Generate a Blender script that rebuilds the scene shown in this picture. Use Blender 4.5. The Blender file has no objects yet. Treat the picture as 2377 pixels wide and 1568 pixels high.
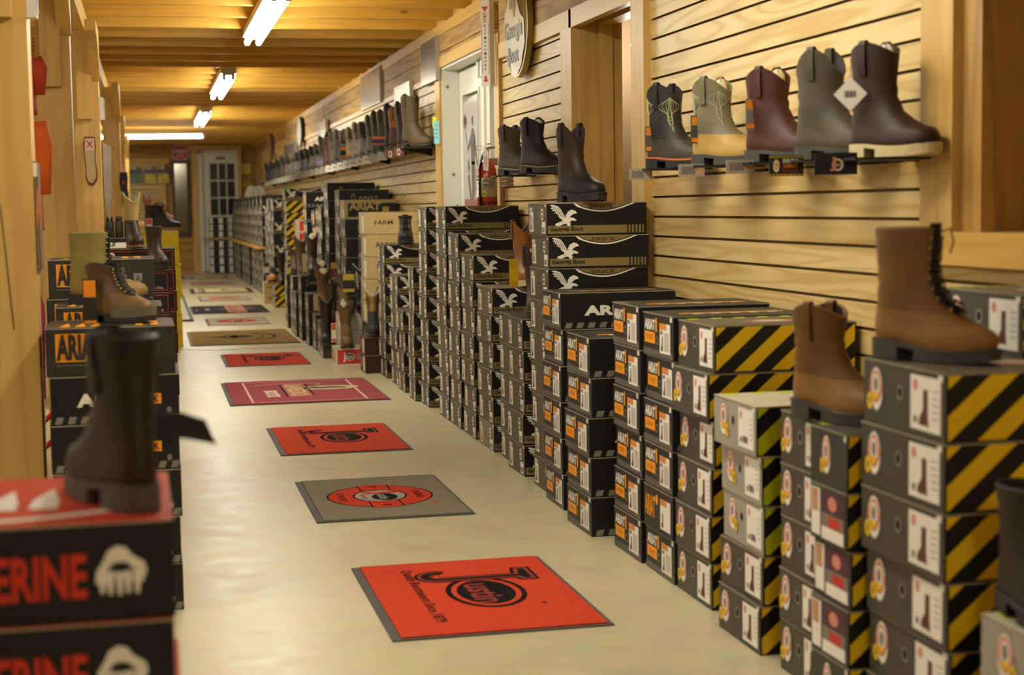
import bpy, math, random
from mathutils import Vector, Matrix
random.seed(7)
PI = math.pi
S = bpy.context.scene
COL = S.collection

# ------------------------------------------------------------------ camera
cam_d = bpy.data.cameras.new('camera')
cam = bpy.data.objects.new('camera', cam_d)
COL.objects.link(cam)
S.camera = cam
cam_d.sensor_fit = 'HORIZONTAL'
cam_d.sensor_width = 36.0
cam_d.lens = 56.04
cam_d.clip_start = 0.05
cam_d.clip_end = 100
YAW, PITCH, ROLL = math.radians(12.7495), math.radians(4.7067), 0.015
_f = Vector((math.sin(YAW)*math.cos(PITCH), math.cos(YAW)*math.cos(PITCH), -math.sin(PITCH)))
_r = Vector((math.cos(YAW), -math.sin(YAW), 0))
_u = _r.cross(_f)
_r2 = _r*math.cos(ROLL) - _u*math.sin(ROLL)
_u2 = _r*math.sin(ROLL) + _u*math.cos(ROLL)
cam.matrix_world = Matrix(((_r2.x, _u2.x, -_f.x, 0), (_r2.y, _u2.y, -_f.y, 0), (_r2.z, _u2.z, -_f.z, 1.13), (0, 0, 0, 1)))
cam_d.dof.use_dof = True
cam_d.dof.focus_distance = 6.9
cam_d.dof.aperture_fstop = 3.5
# ------------------------------------------------------------------ world, exposure
W = bpy.data.worlds.new('world')
S.world = W
W.use_nodes = True
W.node_tree.nodes['Background'].inputs[0].default_value = (0.9, 0.75, 0.5, 1)
W.node_tree.nodes['Background'].inputs[1].default_value = 0.02
S.view_settings.view_transform = 'Standard'
S.view_settings.look = 'None'
S.view_settings.gamma = 1
S.view_settings.use_curve_mapping = False
S.view_settings.exposure = 0.64
TUBE_L = 34.0            # radiance of the fluorescent tubes
S.cycles.max_bounces = 6
S.cycles.diffuse_bounces = 3
S.cycles.glossy_bounces = 3
S.cycles.transmission_bounces = 4
S.cycles.sample_clamp_indirect = 6

# ------------------------------------------------------------------ materials
def lin(c):
    if isinstance(c, str):
        c = [int(c[i:i+2], 16)/255 for i in (0, 2, 4)]
    return tuple((v/12.92 if v <= .04045 else ((v+.055)/1.055)**2.4) for v in c) + (1,)
MC = {}
def mat(name, col, rough=.6, metal=0., var=.08, scale=30., bump=0., coat=0., emit=0., spec=None, alpha=None):
    if name in MC: return MC[name]
    m = bpy.data.materials.new(name); m.use_nodes = True
    nt = m.node_tree; b = nt.nodes['Principled BSDF']
    c = lin(col)
    b.inputs['Roughness'].default_value = rough
    b.inputs['Metallic'].default_value = metal
    if spec is not None: b.inputs['Specular IOR Level'].default_value = spec
    if coat: b.inputs['Coat Weight'].default_value = coat
    if var > 0:
        tc = nt.nodes.new('ShaderNodeTexCoord')
        n = nt.nodes.new('ShaderNodeTexNoise'); n.inputs['Scale'].default_value = scale; n.inputs['Detail'].default_value = 4
        mx = nt.nodes.new('ShaderNodeMix'); mx.data_type = 'RGBA'
        nt.links.new(tc.outputs['Object'], n.inputs['Vector'])
        nt.links.new(n.outputs['Fac'], mx.inputs[0])
        mx.inputs[6].default_value = tuple(v*(1-var*2) for v in c[:3])+(1,)
        mx.inputs[7].default_value = tuple(min(1, v*(1+var*2)) for v in c[:3])+(1,)
        nt.links.new(mx.outputs[2], b.inputs['Base Color'])
        if bump:
            bp = nt.nodes.new('ShaderNodeBump'); bp.inputs['Strength'].default_value = bump; bp.inputs['Distance'].default_value = .002
            nt.links.new(n.outputs['Fac'], bp.inputs['Height']); nt.links.new(bp.outputs[0], b.inputs['Normal'])
    else:
        b.inputs['Base Color'].default_value = c
    if emit:
        b.inputs['Emission Color'].default_value = c; b.inputs['Emission Strength'].default_value = emit
    MC[name] = m
    return m

def wood(name, dark, light, grain=0, ring=9., rough=.5, pitch=None, knots=0., z0=0., paxis=2, fine=.35, amp=.55, vary=.28):
    """procedural board: grain runs along object axis `grain`; `pitch` gives every board/slat its own figure"""
    if name in MC: return MC[name]
    m = bpy.data.materials.new(name); m.use_nodes = True
    nt = m.node_tree; L = nt.links; N = nt.nodes; b = N['Principled BSDF']
    b.inputs['Roughness'].default_value = rough
    tc = N.new('ShaderNodeTexCoord')
    vec = tc.outputs['Object']
    if pitch:
        sp = N.new('ShaderNodeSeparateXYZ'); L.new(vec, sp.inputs[0])
        s1 = N.new('ShaderNodeMath'); s1.operation = 'SUBTRACT'; L.new(sp.outputs[paxis], s1.inputs[0]); s1.inputs[1].default_value = z0
        s2 = N.new('ShaderNodeMath'); s2.operation = 'DIVIDE'; L.new(s1.outputs[0], s2.inputs[0]); s2.inputs[1].default_value = pitch
        s3 = N.new('ShaderNodeMath'); s3.operation = 'FLOOR'; L.new(s2.outputs[0], s3.inputs[0])
        wn = N.new('ShaderNodeTexWhiteNoise'); wn.noise_dimensions = '1D'; L.new(s3.outputs[0], wn.inputs['W'])
        va = N.new('ShaderNodeVectorMath'); va.operation = 'MULTIPLY_ADD'
        L.new(wn.outputs['Color'], va.inputs[0]); va.inputs[1].default_value = (7, 7, 7); L.new(vec, va.inputs[2])
        vec = va.outputs[0]; rnd = wn.outputs['Value']
    else:
        oi = N.new('ShaderNodeObjectInfo'); rnd = oi.outputs['Random']
        va = N.new('ShaderNodeVectorMath'); va.operation = 'MULTIPLY_ADD'
        cx = N.new('ShaderNodeCombineXYZ')
        for i in range(3): L.new(rnd, cx.inputs[i])
        L.new(cx.outputs[0], va.inputs[0]); va.inputs[1].default_value = (9, 9, 9); L.new(vec, va.inputs[2])
        vec = va.outputs[0]
    mp = N.new('ShaderNodeMapping'); L.new(vec, mp.inputs[0])
    sc = [7., 7., 7.]; sc[grain] = .55
    mp.inputs['Scale'].default_value = sc
    n1 = N.new('ShaderNodeTexNoise'); n1.inputs['Scale'].default_value = 1.2; n1.inputs['Detail'].default_value = 1.5
    L.new(mp.outputs[0], n1.inputs['Vector'])
    m1 = N.new('ShaderNodeMath'); m1.operation = 'MULTIPLY'; L.new(n1.outputs['Fac'], m1.inputs[0]); m1.inputs[1].default_value = ring*6.28
    m2 = N.new('ShaderNodeMath'); m2.operation = 'SINE'; L.new(m1.outputs[0], m2.inputs[0])
    m3 = N.new('ShaderNodeMath'); m3.operation = 'MULTIPLY_ADD'; L.new(m2.outputs[0], m3.inputs[0]); m3.inputs[1].default_value = .5; m3.inputs[2].default_value = .5
    m4 = N.new('ShaderNodeMath'); m4.operation = 'POWER'; L.new(m3.outputs[0], m4.inputs[0]); m4.inputs[1].default_value = 2.5
    mp2 = N.new('ShaderNodeMapping'); L.new(vec, mp2.inputs[0])
    sc2 = [120., 120., 120.]; sc2[grain] = 3.
    mp2.inputs['Scale'].default_value = sc2
    n2 = N.new('ShaderNodeTexNoise'); n2.inputs['Scale'].default_value = 1.; n2.inputs['Detail'].default_value = 3
    L.new(mp2.outputs[0], n2.inputs['Vector'])
    ad = N.new('ShaderNodeMath'); ad.operation = 'MULTIPLY_ADD'; L.new(n2.outputs['Fac'], ad.inputs[0]); ad.inputs[1].default_value = fine
    mm = N.new('ShaderNodeMath'); mm.operation = 'MULTIPLY'; L.new(m4.outputs[0], mm.inputs[0]); mm.inputs[1].default_value = amp
    L.new(mm.outputs[0], ad.inputs[2])
    rr = N.new('ShaderNodeMath'); rr.operation = 'MULTIPLY_ADD'; L.new(rnd, rr.inputs[0]); rr.inputs[1].default_value = vary; L.new(ad.outputs[0], rr.inputs[2])
    mx = N.new('ShaderNodeMix'); mx.data_type = 'RGBA'; mx.clamp_factor = True
    L.new(rr.outputs[0], mx.inputs[0]); mx.inputs[6].default_value = lin(light); mx.inputs[7].default_value = lin(dark)
    out = mx.outputs[2]
    if knots:
        mk = N.new('ShaderNodeMapping'); L.new(vec, mk.inputs[0]); ks = [knots]*3; ks[grain] = knots*.55
        mk.inputs['Scale'].default_value = ks
        vo = N.new('ShaderNodeTexVoronoi'); vo.inputs['Scale'].default_value = 1.; L.new(mk.outputs[0], vo.inputs['Vector'])
        cr = N.new('ShaderNodeMapRange'); cr.inputs['From Min'].default_value = .03; cr.inputs['From Max'].default_value = .075
        L.new(vo.outputs['Distance'], cr.inputs[0])
        kx = N.new('ShaderNodeMix'); kx.data_type = 'RGBA'; L.new(cr.outputs[0], kx.inputs[0])
        kx.inputs[6].default_value = lin('4a2c12'); L.new(out, kx.inputs[7]); out = kx.outputs[2]
    L.new(out, b.inputs['Base Color'])
    bp = N.new('ShaderNodeBump'); bp.inputs['Strength'].default_value = .12; bp.inputs['Distance'].default_value = .001
    L.new(n2.outputs['Fac'], bp.inputs['Height']); L.new(bp.outputs[0], b.inputs['Normal'])
    MC[name] = m
    return m

# ------------------------------------------------------------------ mesh builder
class MB:
    def __init__(s): s.v = []; s.f = []; s.m = []; s.ml = []; s.sm = []
    def mi(s, m):
        if m not in s.ml: s.ml.append(m)
        return s.ml.index(m)
    def add(s, vs, fs, m, smooth=False):
        o = len(s.v); s.v += [tuple(v) for v in vs]; k = s.mi(m)
        for f in fs: s.f.append([i+o for i in f]); s.m.append(k); s.sm.append(smooth)
    def box(s, x0, x1, y0, y1, z0, z1, m):
        s.add([(x0,y0,z0),(x1,y0,z0),(x1,y1,z0),(x0,y1,z0),(x0,y0,z1),(x1,y0,z1),(x1,y1,z1),(x0,y1,z1)],
              [(0,3,2,1),(4,5,6,7),(0,1,5,4),(1,2,6,5),(2,3,7,6),(3,0,4,7)], m)
    def poly(s, pts, fr, m, n=0.):       # flat polygon on a face frame
        s.add([fr(u, v, n) for u, v in pts], [list(range(len(pts)))], m)
    def prism(s, pts, fr, n0, n1, m):
        k = len(pts)
        s.add([fr(u, v, n0) for u, v in pts]+[fr(u, v, n1) for u, v in pts],
              [list(range(k))[::-1], list(range(k, 2*k))]+[(i, (i+1) % k, (i+1) % k+k, i+k) for i in range(k)], m)
    def loft(s, rings, m, closed=True, cap0=False, cap1=False, smooth=True):
        n = len(rings[0]); vs = [p for r in rings for p in r]; fs = []
        for i in range(len(rings)-1):
            for j in range(n if closed else n-1):
                a = i*n+j; b = i*n+(j+1) % n
                fs.append((a, b, b+n, a+n))
        if cap0: fs.append(list(range(n))[::-1])
        if cap1: fs.append([(len(rings)-1)*n+j for j in range(n)])
        s.add(vs, fs, m, smooth)
    def tube(s, path, r, m, n=8, smooth=True):
        path = [Vector(p) for p in path]; rings = []
        up = Vector((.123, .317, .94))
        for i, p in enumerate(path):
            t = (path[min(i+1, len(path)-1)]-path[max(i-1, 0)]).normalized()
            a = t.cross(up)
            if a.length < .1: a = t.cross(Vector((1, 0, 0)))
            a.normalize(); b = t.cross(a)
            rr = r[i] if isinstance(r, (list, tuple)) else r
            rings.append([p+a*rr*math.cos(2*PI*k/n)+b*rr*math.sin(2*PI*k/n) for k in range(n)])
        s.loft(rings, m, True, True, True, smooth)
    def lathe(s, prof, m, c=(0, 0), n=24, cap=True):
        rings = [[(c[0]+r*math.cos(2*PI*k/n), c[1]+r*math.sin(2*PI*k/n), z) for k in range(n)] for r, z in prof]
        s.loft(rings, m, True, cap, cap, True)
    def text(s, body, fr, u, v, w, h, m, n=.0, bold=.0):
        vs, fs = textmesh(body, bold)
        s.add([fr(u+a*w, v+b*h, n) for a, b in vs], fs, m)
    def data(s, name):
        me = bpy.data.meshes.new(name)
        me.from_pydata([tuple(p) for p in s.v], [], s.f)
        for m in s.ml: me.materials.append(m)
        me.polygons.foreach_set('material_index', s.m)
        me.polygons.foreach_set('use_smooth', s.sm)
        me.update(); return me
    def build(s, name, parent=None, loc=(0, 0, 0), rz=0.):
        o = bpy.data.objects.new(name, s.data(name)); COL.objects.link(o)
        o.location = loc; o.rotation_euler = (0, 0, rz)
        if parent: o.parent = parent
        return o

_tc = {}
def textmesh(body, bold=0.):
    k = (body, bold)
    if k in _tc: return _tc[k]
    c = bpy.data.curves.new('t', 'FONT'); c.body = body; c.resolution_u = 2; c.offset = bold; c.size = 1
    c.fill_mode = 'BOTH'
    o = bpy.data.objects.new('t', c); COL.objects.link(o)
    dg = bpy.context.evaluated_depsgraph_get()
    me = bpy.data.meshes.new_from_object(o.evaluated_get(dg))
    vs = [(v.co.x, v.co.y) for v in me.vertices]; fs = [list(p.vertices) for p in me.polygons]
    bpy.data.objects.remove(o); bpy.data.curves.remove(c); bpy.data.meshes.remove(me)
    x0 = min(v[0] for v in vs); x1 = max(v[0] for v in vs); y0 = min(v[1] for v in vs); y1 = max(v[1] for v in vs)
    vs = [((x-x0)/(x1-x0), (y-y0)/(y1-y0)) for x, y in vs]
    _tc[k] = (vs, fs); return _tc[k]

def frame(o, u, v):
    o = Vector(o); u = Vector(u); v = Vector(v); n = u.cross(v)
    return lambda a, b, c=0.: o+u*a+v*b+n*c
def circ(cx, cy, rx, ry=None, n=20, a0=0, a1=2*PI):
    ry = rx if ry is None else ry
    return [(cx+rx*math.cos(a0+(a1-a0)*i/n), cy+ry*math.sin(a0+(a1-a0)*i/n)) for i in range(n if abs(a1-a0-2*PI) < 1e-6 else n+1)]
def rect(a, b, c, d): return [(a, b), (c, b), (c, d), (a, d)]

def tag(o, label, cat, group=None, kind=None):
    o['label'] = label; o['category'] = cat
    if group: o['group'] = group
    if kind: o['kind'] = kind
    return o
def struct(o): o['kind'] = 'structure'; return o
def empty(name, loc=(0, 0, 0), rz=0.):
    o = bpy.data.objects.new(name, None); COL.objects.link(o); o.empty_display_size = .1
    o.location = loc; o.rotation_euler = (0, 0, rz); return o
def children(o): return [c for c in KIDS.get(o.name, [])]
KIDS = {}
def index_kids():
    KIDS.clear()
    for o in bpy.data.objects:
        if o.parent: KIDS.setdefault(o.parent.name, []).append(o)
def copy_tree(o, parent=None):
    c = o.copy(); COL.objects.link(c)
    if parent: c.parent = parent; c.matrix_parent_inverse = o.matrix_parent_inverse.copy()
    for k in children(o): copy_tree(k, c)
    return c
ORD = ['bottom', 'second', 'third', 'fourth', 'fifth', 'sixth', 'seventh', 'eighth', 'ninth', 'tenth']
NTH = ['first', 'second', 'third', 'fourth', 'fifth', 'sixth', 'seventh', 'eighth', 'ninth', 'tenth', 'eleventh', 'twelfth',
       'thirteenth', 'fourteenth', 'fifteenth', 'sixteenth', 'seventeenth', 'eighteenth', 'nineteenth', 'twentieth',
       'twenty-first', 'twenty-second', 'twenty-third', 'twenty-fourth', 'twenty-fifth', 'twenty-sixth', 'twenty-seventh', 'twenty-eighth', 'twenty-ninth', 'thirtieth']

# ------------------------------------------------------------------ palette
maple = wood('maple_slat', 'b48c42', 'e0c78f', grain=1, ring=9, amp=.45, fine=.28, rough=.42, pitch=.0765, z0=.0105)
mapleX = wood('maple_slat_far', 'b99448', 'dfc68e', grain=0, ring=7, rough=.42, pitch=.0765, z0=.0105)
pineX = wood('pine_joist', 'ba862c', 'e0b04a', grain=0, ring=6, rough=.45, knots=3.2, amp=.22, fine=.25, vary=.5)
pineY = wood('pine_deck', 'b9862e', 'dcae55', grain=1, ring=5, rough=.55, pitch=.14, paxis=0, knots=2.)
oakZ = wood('oak_post', 'b48a44', 'd8b26a', grain=2, ring=5, rough=.42, knots=1.3, fine=.25, amp=.35)
oakY = wood('oak_trim', 'b88b3c', 'dab05c', grain=1, ring=4, rough=.42, fine=.25, amp=.3)
oakX = wood('oak_trim_cross', 'b88b3c', 'dab05c', grain=0, ring=4, rough=.42, fine=.25, amp=.3)
barnY = wood('rough_board', '95713f', 'c8a15f', grain=1, ring=5, rough=.65, pitch=.16, z0=2.1, knots=1.2, fine=.5)
barnX = wood('rough_board_far', '96692b', 'c99a4c', grain=0, ring=4, rough=.65, pitch=.15, knots=1.6, fine=.5)
darkoak = wood('shadow_oak', '8d6730', 'b98d48', grain=2, ring=5, rough=.5)  # darker copy of the oak, recess shade put into its colour
white = mat('white_paint', 'e2e0d4', .38, var=.02, scale=3)
groove = mat('groove_core', '7a5a2c', .8)
black = mat('black_ink', '14120f', .5, var=0)
pwhite = mat('white_ink', 'f4f0e6', .55, var=0)
paper = mat('paper', 'f6f2ea', .7, var=.03, scale=40)
cream = mat('cream_paper', 'e2d3a8', .75, var=.08, scale=14)
chrome = mat('chrome', 'cfcfcf', .18, 1., var=0)
steel = mat('brushed_steel', '9b968e', .35, .9, var=.1)
redplastic = mat('red_enamel', 'b3160c', .25, var=0, coat=.5)
orange = mat('orange_ink', 'f7a010', .5, var=0)
yellow = mat('yellow_ink', 'f0c60a', .5, var=0)
lime = mat('lime_ink', 'c6cc10', .5, var=0)
olive = mat('olive_ink', '857243', .5, var=0)
redink = mat('red_ink', 'c53227', .5, var=0)
pinkink = mat('pink_ink', 'd98d7c', .5, var=0)
greyink = mat('grey_ink', '827d74', .5, var=0)
brownink = mat('brown_ink', '5e2f1e', .5, var=0)
blueink = mat('blue_ink', '39405e', .5, var=0)
purpleink = mat('purple_ink', '53283e', .5, var=0)
holem = mat('hole_dark', '0a0806', .9, var=0)

# ------------------------------------------------------------------ floor
def floor_material():
    m = bpy.data.materials.new('polished_concrete'); m.use_nodes = True
    nt = m.node_tree; N = nt.nodes; L = nt.links; b = N['Principled BSDF']
    tc = N.new('ShaderNodeTexCoord')
    n1 = N.new('ShaderNodeTexNoise'); n1.inputs['Scale'].default_value = .9; n1.inputs['Detail'].default_value = 5
    n2 = N.new('ShaderNodeTexNoise'); n2.inputs['Scale'].default_value = 9; n2.inputs['Detail'].default_value = 6
    n3 = N.new('ShaderNodeTexNoise'); n3.inputs['Scale'].default_value = 60; n3.inputs['Detail'].default_value = 2
    for n in (n1, n2, n3): L.new(tc.outputs['Object'], n.inputs['Vector'])
    mx = N.new('ShaderNodeMix'); mx.data_type = 'RGBA'; L.new(n1.outputs['Fac'], mx.inputs[0])
    mx.inputs[6].default_value = lin('beb08a'); mx.inputs[7].default_value = lin('d3caab')
    m2 = N.new('ShaderNodeMix'); m2.data_type = 'RGBA'; m2.blend_type = 'MULTIPLY'; m2.inputs[0].default_value = .35
    L.new(mx.outputs[2], m2.inputs[6]); L.new(n2.outputs['Color'], m2.inputs[7])
    vo = N.new('ShaderNodeTexVoronoi'); vo.inputs['Scale'].default_value = 4.; L.new(tc.outputs['Object'], vo.inputs['Vector'])
    mr = N.new('ShaderNodeMapRange'); mr.inputs['From Min'].default_value = .012; mr.inputs['From Max'].default_value = .03
    L.new(vo.outputs['Distance'], mr.inputs[0])
    m3 = N.new('ShaderNodeMix'); m3.data_type = 'RGBA'; L.new(mr.outputs[0], m3.inputs[0])
    m3.inputs[6].default_value = lin('8d8062'); L.new(m2.outputs[2], m3.inputs[7])
    br = N.new('ShaderNodeHueSaturation'); br.inputs['Value'].default_value = 1.22; L.new(m3.outputs[2], br.inputs['Color'])
    L.new(br.outputs[0], b.inputs['Base Color'])
    rr = N.new('ShaderNodeMapRange'); rr.inputs['To Min'].default_value = .2; rr.inputs['To Max'].default_value = .5
    L.new(n2.outputs['Fac'], rr.inputs[0]); L.new(rr.outputs[0], b.inputs['Roughness'])
    bp = N.new('ShaderNodeBump'); bp.inputs['Strength'].default_value = .12; bp.inputs['Distance'].default_value = .01
    L.new(n2.outputs['Fac'], bp.inputs['Height']); L.new(bp.outputs[0], b.inputs['Normal'])
    b.inputs['Specular IOR Level'].default_value = .55
    return m
mb = MB(); mb.box(-5.2, 4.2, -3.2, 30.2, -.1, 0, floor_material()); struct(mb.build('floor'))
mb = MB()
mb.tube([(.0, 15.9, .0005), (-.03, 17, .0005), (.02, 18.2, .0005), (.04, 20, .0005)], .006, mat('crack', '5d5340', .9))
mb.tube([(-.1, 13.2, .0005), (.2, 13.3, .0005), (.5, 13.1, .0005), (1.2, 13.2, .0005)], .002, MC['crack'])
struct(mb.build('trim_1'))

# ------------------------------------------------------------------ ceiling: deck and joists
mb = MB(); mb.box(-5.2, 4.2, -3.2, 30.2, 2.53, 2.6, pineY); ceil = struct(mb.build('ceiling'))
y = 1.27
ji = 0
while y < 29.6:
    w = .5*ji
    mb = MB(); mb.box(-5.1, 1.985, y, y+.038, 2.332, 2.53, pineX)
    j = mb.build('joist', ceil); ji += 1
    y += .595 if y < 13 else .56
# ledger against right wall behind joist ends: blocks between
mb = MB(); mb.box(1.95, 1.985, -3, 29.9, 2.335, 2.53, oakY); struct(mb.build('trim_2'))
# beam over the posts
mb = MB(); mb.box(-.47, -.33, -3, 29.9, 2.2, 2.33, oakY); struct(mb.build('trim_3'))

# ------------------------------------------------------------------ right wall
WX = 1.94
def slat_panel(parent, y0, y1, z0, z1, x=WX):
    mb = MB(); prof = [(z0, 0)]
    k = math.ceil((z0-.0105)/.0765)
    while .0105+k*.0765 < z1-.012:
        z = .0105+k*.0765
        prof += [(z-.0045, 0), (z-.0045, .004), (z-.010, .004), (z-.010, .011), (z+.010, .011), (z+.010, .004), (z+.0045, .004), (z+.0045, 0)]
        k += 1
    prof.append((z1, 0))
    for i in range(len(prof)-1):
        (za, da), (zb, db) = prof[i], prof[i+1]
        deep = max(da, db) > .002
        mb.add([(x+da, y0, za), (x+da, y1, za), (x+db, y1, zb), (x+db, y0, zb)], [(0, 1, 2, 3)], groove if deep else maple)
    return mb.build('slat_panel', parent)
wr = MB()
wr.box(1.96, 2.02, -3.1, 2.2, 0, 2.53, barnY); wr.box(1.96, 2.02, 2.2, 3.58, 0, .97, barnY)
wr.box(1.96, 2.02, 3.58, 6.18, 0, 2.53, barnY); wr.box(1.96, 2.02, 6.18, 7.16, 0, .9, barnY); wr.box(1.96, 2.02, 6.18, 7.16, 1.985, 2.53, barnY)
wr.box(1.96, 2.02, 7.16, 8.87, 0, 2.53, barnY); wr.box(1.96, 2.02, 8.87, 10.58, 2.07, 2.53, barnY); wr.box(1.96, 2.02, 10.58, 30, 0, 2.53, barnY)
WR = struct(wr.build('wall_right'))
slat_panel(WR, 3.72, 6.035, .05, 2.5)
slat_panel(WR, .0, 3.72, .05, .975)
slat_panel(WR, 7.34, 8.72, .05, 1.945)
slat_panel(WR, 10.74, 27.6, .05, 1.985)
# boards above the panels
mb = MB()
for (a, b) in ((6.2, 8.72), (8.87, 10.56), (10.74, 13.2), (13.24, 17.9), (17.94, 22.5), (22.54, 27.5)):
    z0 = 2.13 if a > 8.8 and a < 10.6 else 2.02
    if b < 8.8: z0 = 2.03
    mb.box(1.925, 1.96, a, b, 2.155, 2.262, barnY); mb.box(1.926, 1.96, a, b, z0, 2.150, barnY)
mb.build('upper_board', WR)
n = [3]
def trim(*bx, m=oakY):
    n[0] += 1
    mb = MB()
    for b in bx: mb.box(*b, m)
    return struct(mb.build('trim_%d' % n[0]))
trim((1.915, 1.965, -3, 29.9, 2.262, 2.335))                      # long moulding under the joists
trim((1.918, 1.96, 10.74, 27.6, 1.985, 2.022))                  # cap on far slatwall
trim((1.918, 1.96, 7.16, 8.74, 1.945, 2.03))                    # cap on middle slatwall
trim((1.918, 1.96, 6.2, 7.2, 1.945, 2.03))
trim((1.910, 2.0, 6.035, 6.205, 0, 2.262), m=oakZ)              # corner post by near panel
trim((1.915, 2.0, 7.15, 7.345, 0, 1.945), m=oakZ)               # casing of the display opening
trim((1.918, 1.96, 8.72, 8.85, 0, 2.09), (1.918, 1.96, 10.56, 10.74, 0, 2.262), m=oakZ)
trim((1.916, 1.96, 8.85, 10.56, 2.055, 2.125))                  # door head
for yy in (13.2, 17.9, 22.5): trim((1.915, 1.96, yy, yy+.045, 2.022, 2.262), m=oakZ)
trim((1.905, 2.0, 3.555, 3.72, 1.05, 2.262), m=oakZ)            # window casing
trim((1.895, 2.08, 1.2, 3.72, .972, 1.052))                     # window sill
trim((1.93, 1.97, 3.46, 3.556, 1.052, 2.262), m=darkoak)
# near window recess
mb = MB()
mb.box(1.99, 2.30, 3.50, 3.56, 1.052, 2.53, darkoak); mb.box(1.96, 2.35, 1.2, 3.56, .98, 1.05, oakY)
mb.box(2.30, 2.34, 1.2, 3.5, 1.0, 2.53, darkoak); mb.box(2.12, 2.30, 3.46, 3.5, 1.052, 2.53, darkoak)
struct(mb.build('window_1'))
# display opening with jambs (window_2)
mb = MB()
mb.box(1.96, 2.04, 7.14, 7.19, .9, 1.99, oakZ); mb.box(2.04, 2.10, 7.10, 7.19, .9, 1.99, oakZ); mb.box(2.10, 2.15, 7.12, 7.19, .9, 1.99, oakZ)
mb.box(1.96, 2.15, 6.16, 7.19, 1.985, 2.02, oakY); mb.box(2.04, 2.12, 6.16, 7.10, 1.955, 1.985, oakY)
mb.box(1.96, 2.6, 6.16, 6.21, .9, 2.02, oakZ); mb.box(1.96, 2.6, 6.16, 7.19, .86, .9, oakY)
struct(mb.build('window_2'))
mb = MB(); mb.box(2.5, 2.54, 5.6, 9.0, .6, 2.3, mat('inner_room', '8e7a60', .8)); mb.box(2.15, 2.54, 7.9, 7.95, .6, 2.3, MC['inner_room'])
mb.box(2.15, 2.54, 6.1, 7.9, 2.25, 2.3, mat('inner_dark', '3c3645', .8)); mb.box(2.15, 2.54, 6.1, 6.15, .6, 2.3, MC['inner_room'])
struct(mb.build('trim_30'))

# white double door in its deep jamb (door_1)
mb = MB()
mb.box(1.935, 2.07, 8.85, 8.87, 0, 2.06, white); mb.box(1.935, 2.07, 10.545, 10.565, 0, 2.06, white); mb.box(1.935, 2.07, 8.87, 10.55, 2.04, 2.06, white)
mb.box(2.05, 2.07, 8.87, 8.90, 0, 2.04, white)
D1 = struct(mb.build('door_1'))
def leaf(y0, y1):
    mb = MB(); x = 2.05; z0, z1 = .3, 1.93
    a, b = y0+.17, y1-.17
    mb.box(x, x+.045, y0, a, 0, 2.03, white); mb.box(x, x+.045, b, y1, 0, 2.03, white)
    mb.box(x, x+.045, a, b, 0, z0, white); mb.box(x, x+.045, a, b, 1.86, 2.03, white)
    for (c, d, e, f_) in ((a-.02, a, z0, 1.86), (b, b+.02, z0, 1.86)): mb.box(x-.012, x, c, d, e, f_, white)
    mb.box(x-.012, x, a-.02, b+.02, 1.86, 1.88, white)
    o = mb.build('door_leaf', D1)
    mb = MB(); mb.box(x+.02, x+.026, a, b, z0, 1.86, mat('frosted_pane', 'a8a694', .3, var=.1)); mb.build('glass_pane', o)
    return o
leaf(8.90, 9.70); leaf(9.71, 10.54)
mb = MB(); mb.box(2.035, 2.05, 9.685, 9.725, 0, 2.03, white); mb.box(2.02, 2.05, 9.78, 9.83, 1.93, 2.03, white); mb.box(2.02, 2.05, 9.66, 9.7, 1.93, 2.03, white); mb.build('astragal', D1)
mb = MB(); mb.lathe([(.001, 0), (.011, .001), (.011, .006), (.001, .008)], steel, n=10)
for (xx, zz) in ((1.97, 1.93), (2.0, 1.35), (2.02, 1.14)):
    o = mb.build('screw_cap', D1, (xx, 10.545, zz)); o.rotation_euler = (PI/2, 0, 0)

# ------------------------------------------------------------------ far wall
mb = MB(); mb.box(-5.2, .90, 30, 30.1, 0, 2.53, barnX); mb.box(1.66, 2.3, 30, 30.1, 0, 2.53, barnX); mb.box(.9, 1.66, 30, 30.1, 2.24, 2.53, barnX)
BW = struct(mb.build('wall_far'))
mb = MB()
for k in range(5, 27):
    z = .0105+k*.0765
    mb.box(-.75, .245, 29.96, 30, z+.006, z+.0725, mapleX)
mb.build('slat_panel', BW)
trim((-.8, .40, 29.95, 30, 2.0, 2.09), m=oakX)
trim((.245, .33, 29.955, 30, 0, 2.0), m=oakZ)
trim((.80, .915, 29.94, 30, 0, 2.25), (1.63, 1.70, 29.94, 30, 0, 2.25), m=oakZ)
trim((.74, 1.72, 29.935, 30, 2.23, 2.33), m=oakX)
mb = MB()
x0, x1 = .99, 1.63
mb.box(.915, .99, 29.95, 30.08, 0, 2.22, white); mb.box(.915, 1.66, 29.95, 30.08, 2.19, 2.23, white)
zt = 2.19; a, b, z0, z1 = 1.13, 1.58, 1.05, 2.0
mb.box(x0, a, 29.98, 30.05, 0.02, zt, white); mb.box(b, x1, 29.98, 30.05, .02, zt, white); mb.box(a, b, 29.98, 30.05, .02, z0, white); mb.box(a, b, 29.98, 30.05, z1, zt, white)
for q in (1, 2):
    mb.box(a+(b-a)*q/3-.012, a+(b-a)*q/3+.012, 29.97, 30.02, z0, z1, white); mb.box(a, b, 29.97, 30.02, z0+(z1-z0)*q/3-.012, z0+(z1-z0)*q/3+.012, white)
D2 = struct(mb.build('door_2'))
mb = MB(); mb.box(a, b, 30.02, 30.03, z0, z1, mat('dark_glass', '2a241c', .15, var=0)); mb.build('glass_pane', D2)
mb = MB()
for (p, q, r, s_) in ((1.06, 1.30, .6, .85), (1.36, 1.58, .6, .85), (1.06, 1.30, .15, .5), (1.36, 1.58, .15, .5)): mb.box(p, q, 29.972, 29.98, r, s_, white)
mb.build('raised_panel', D2)
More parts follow.
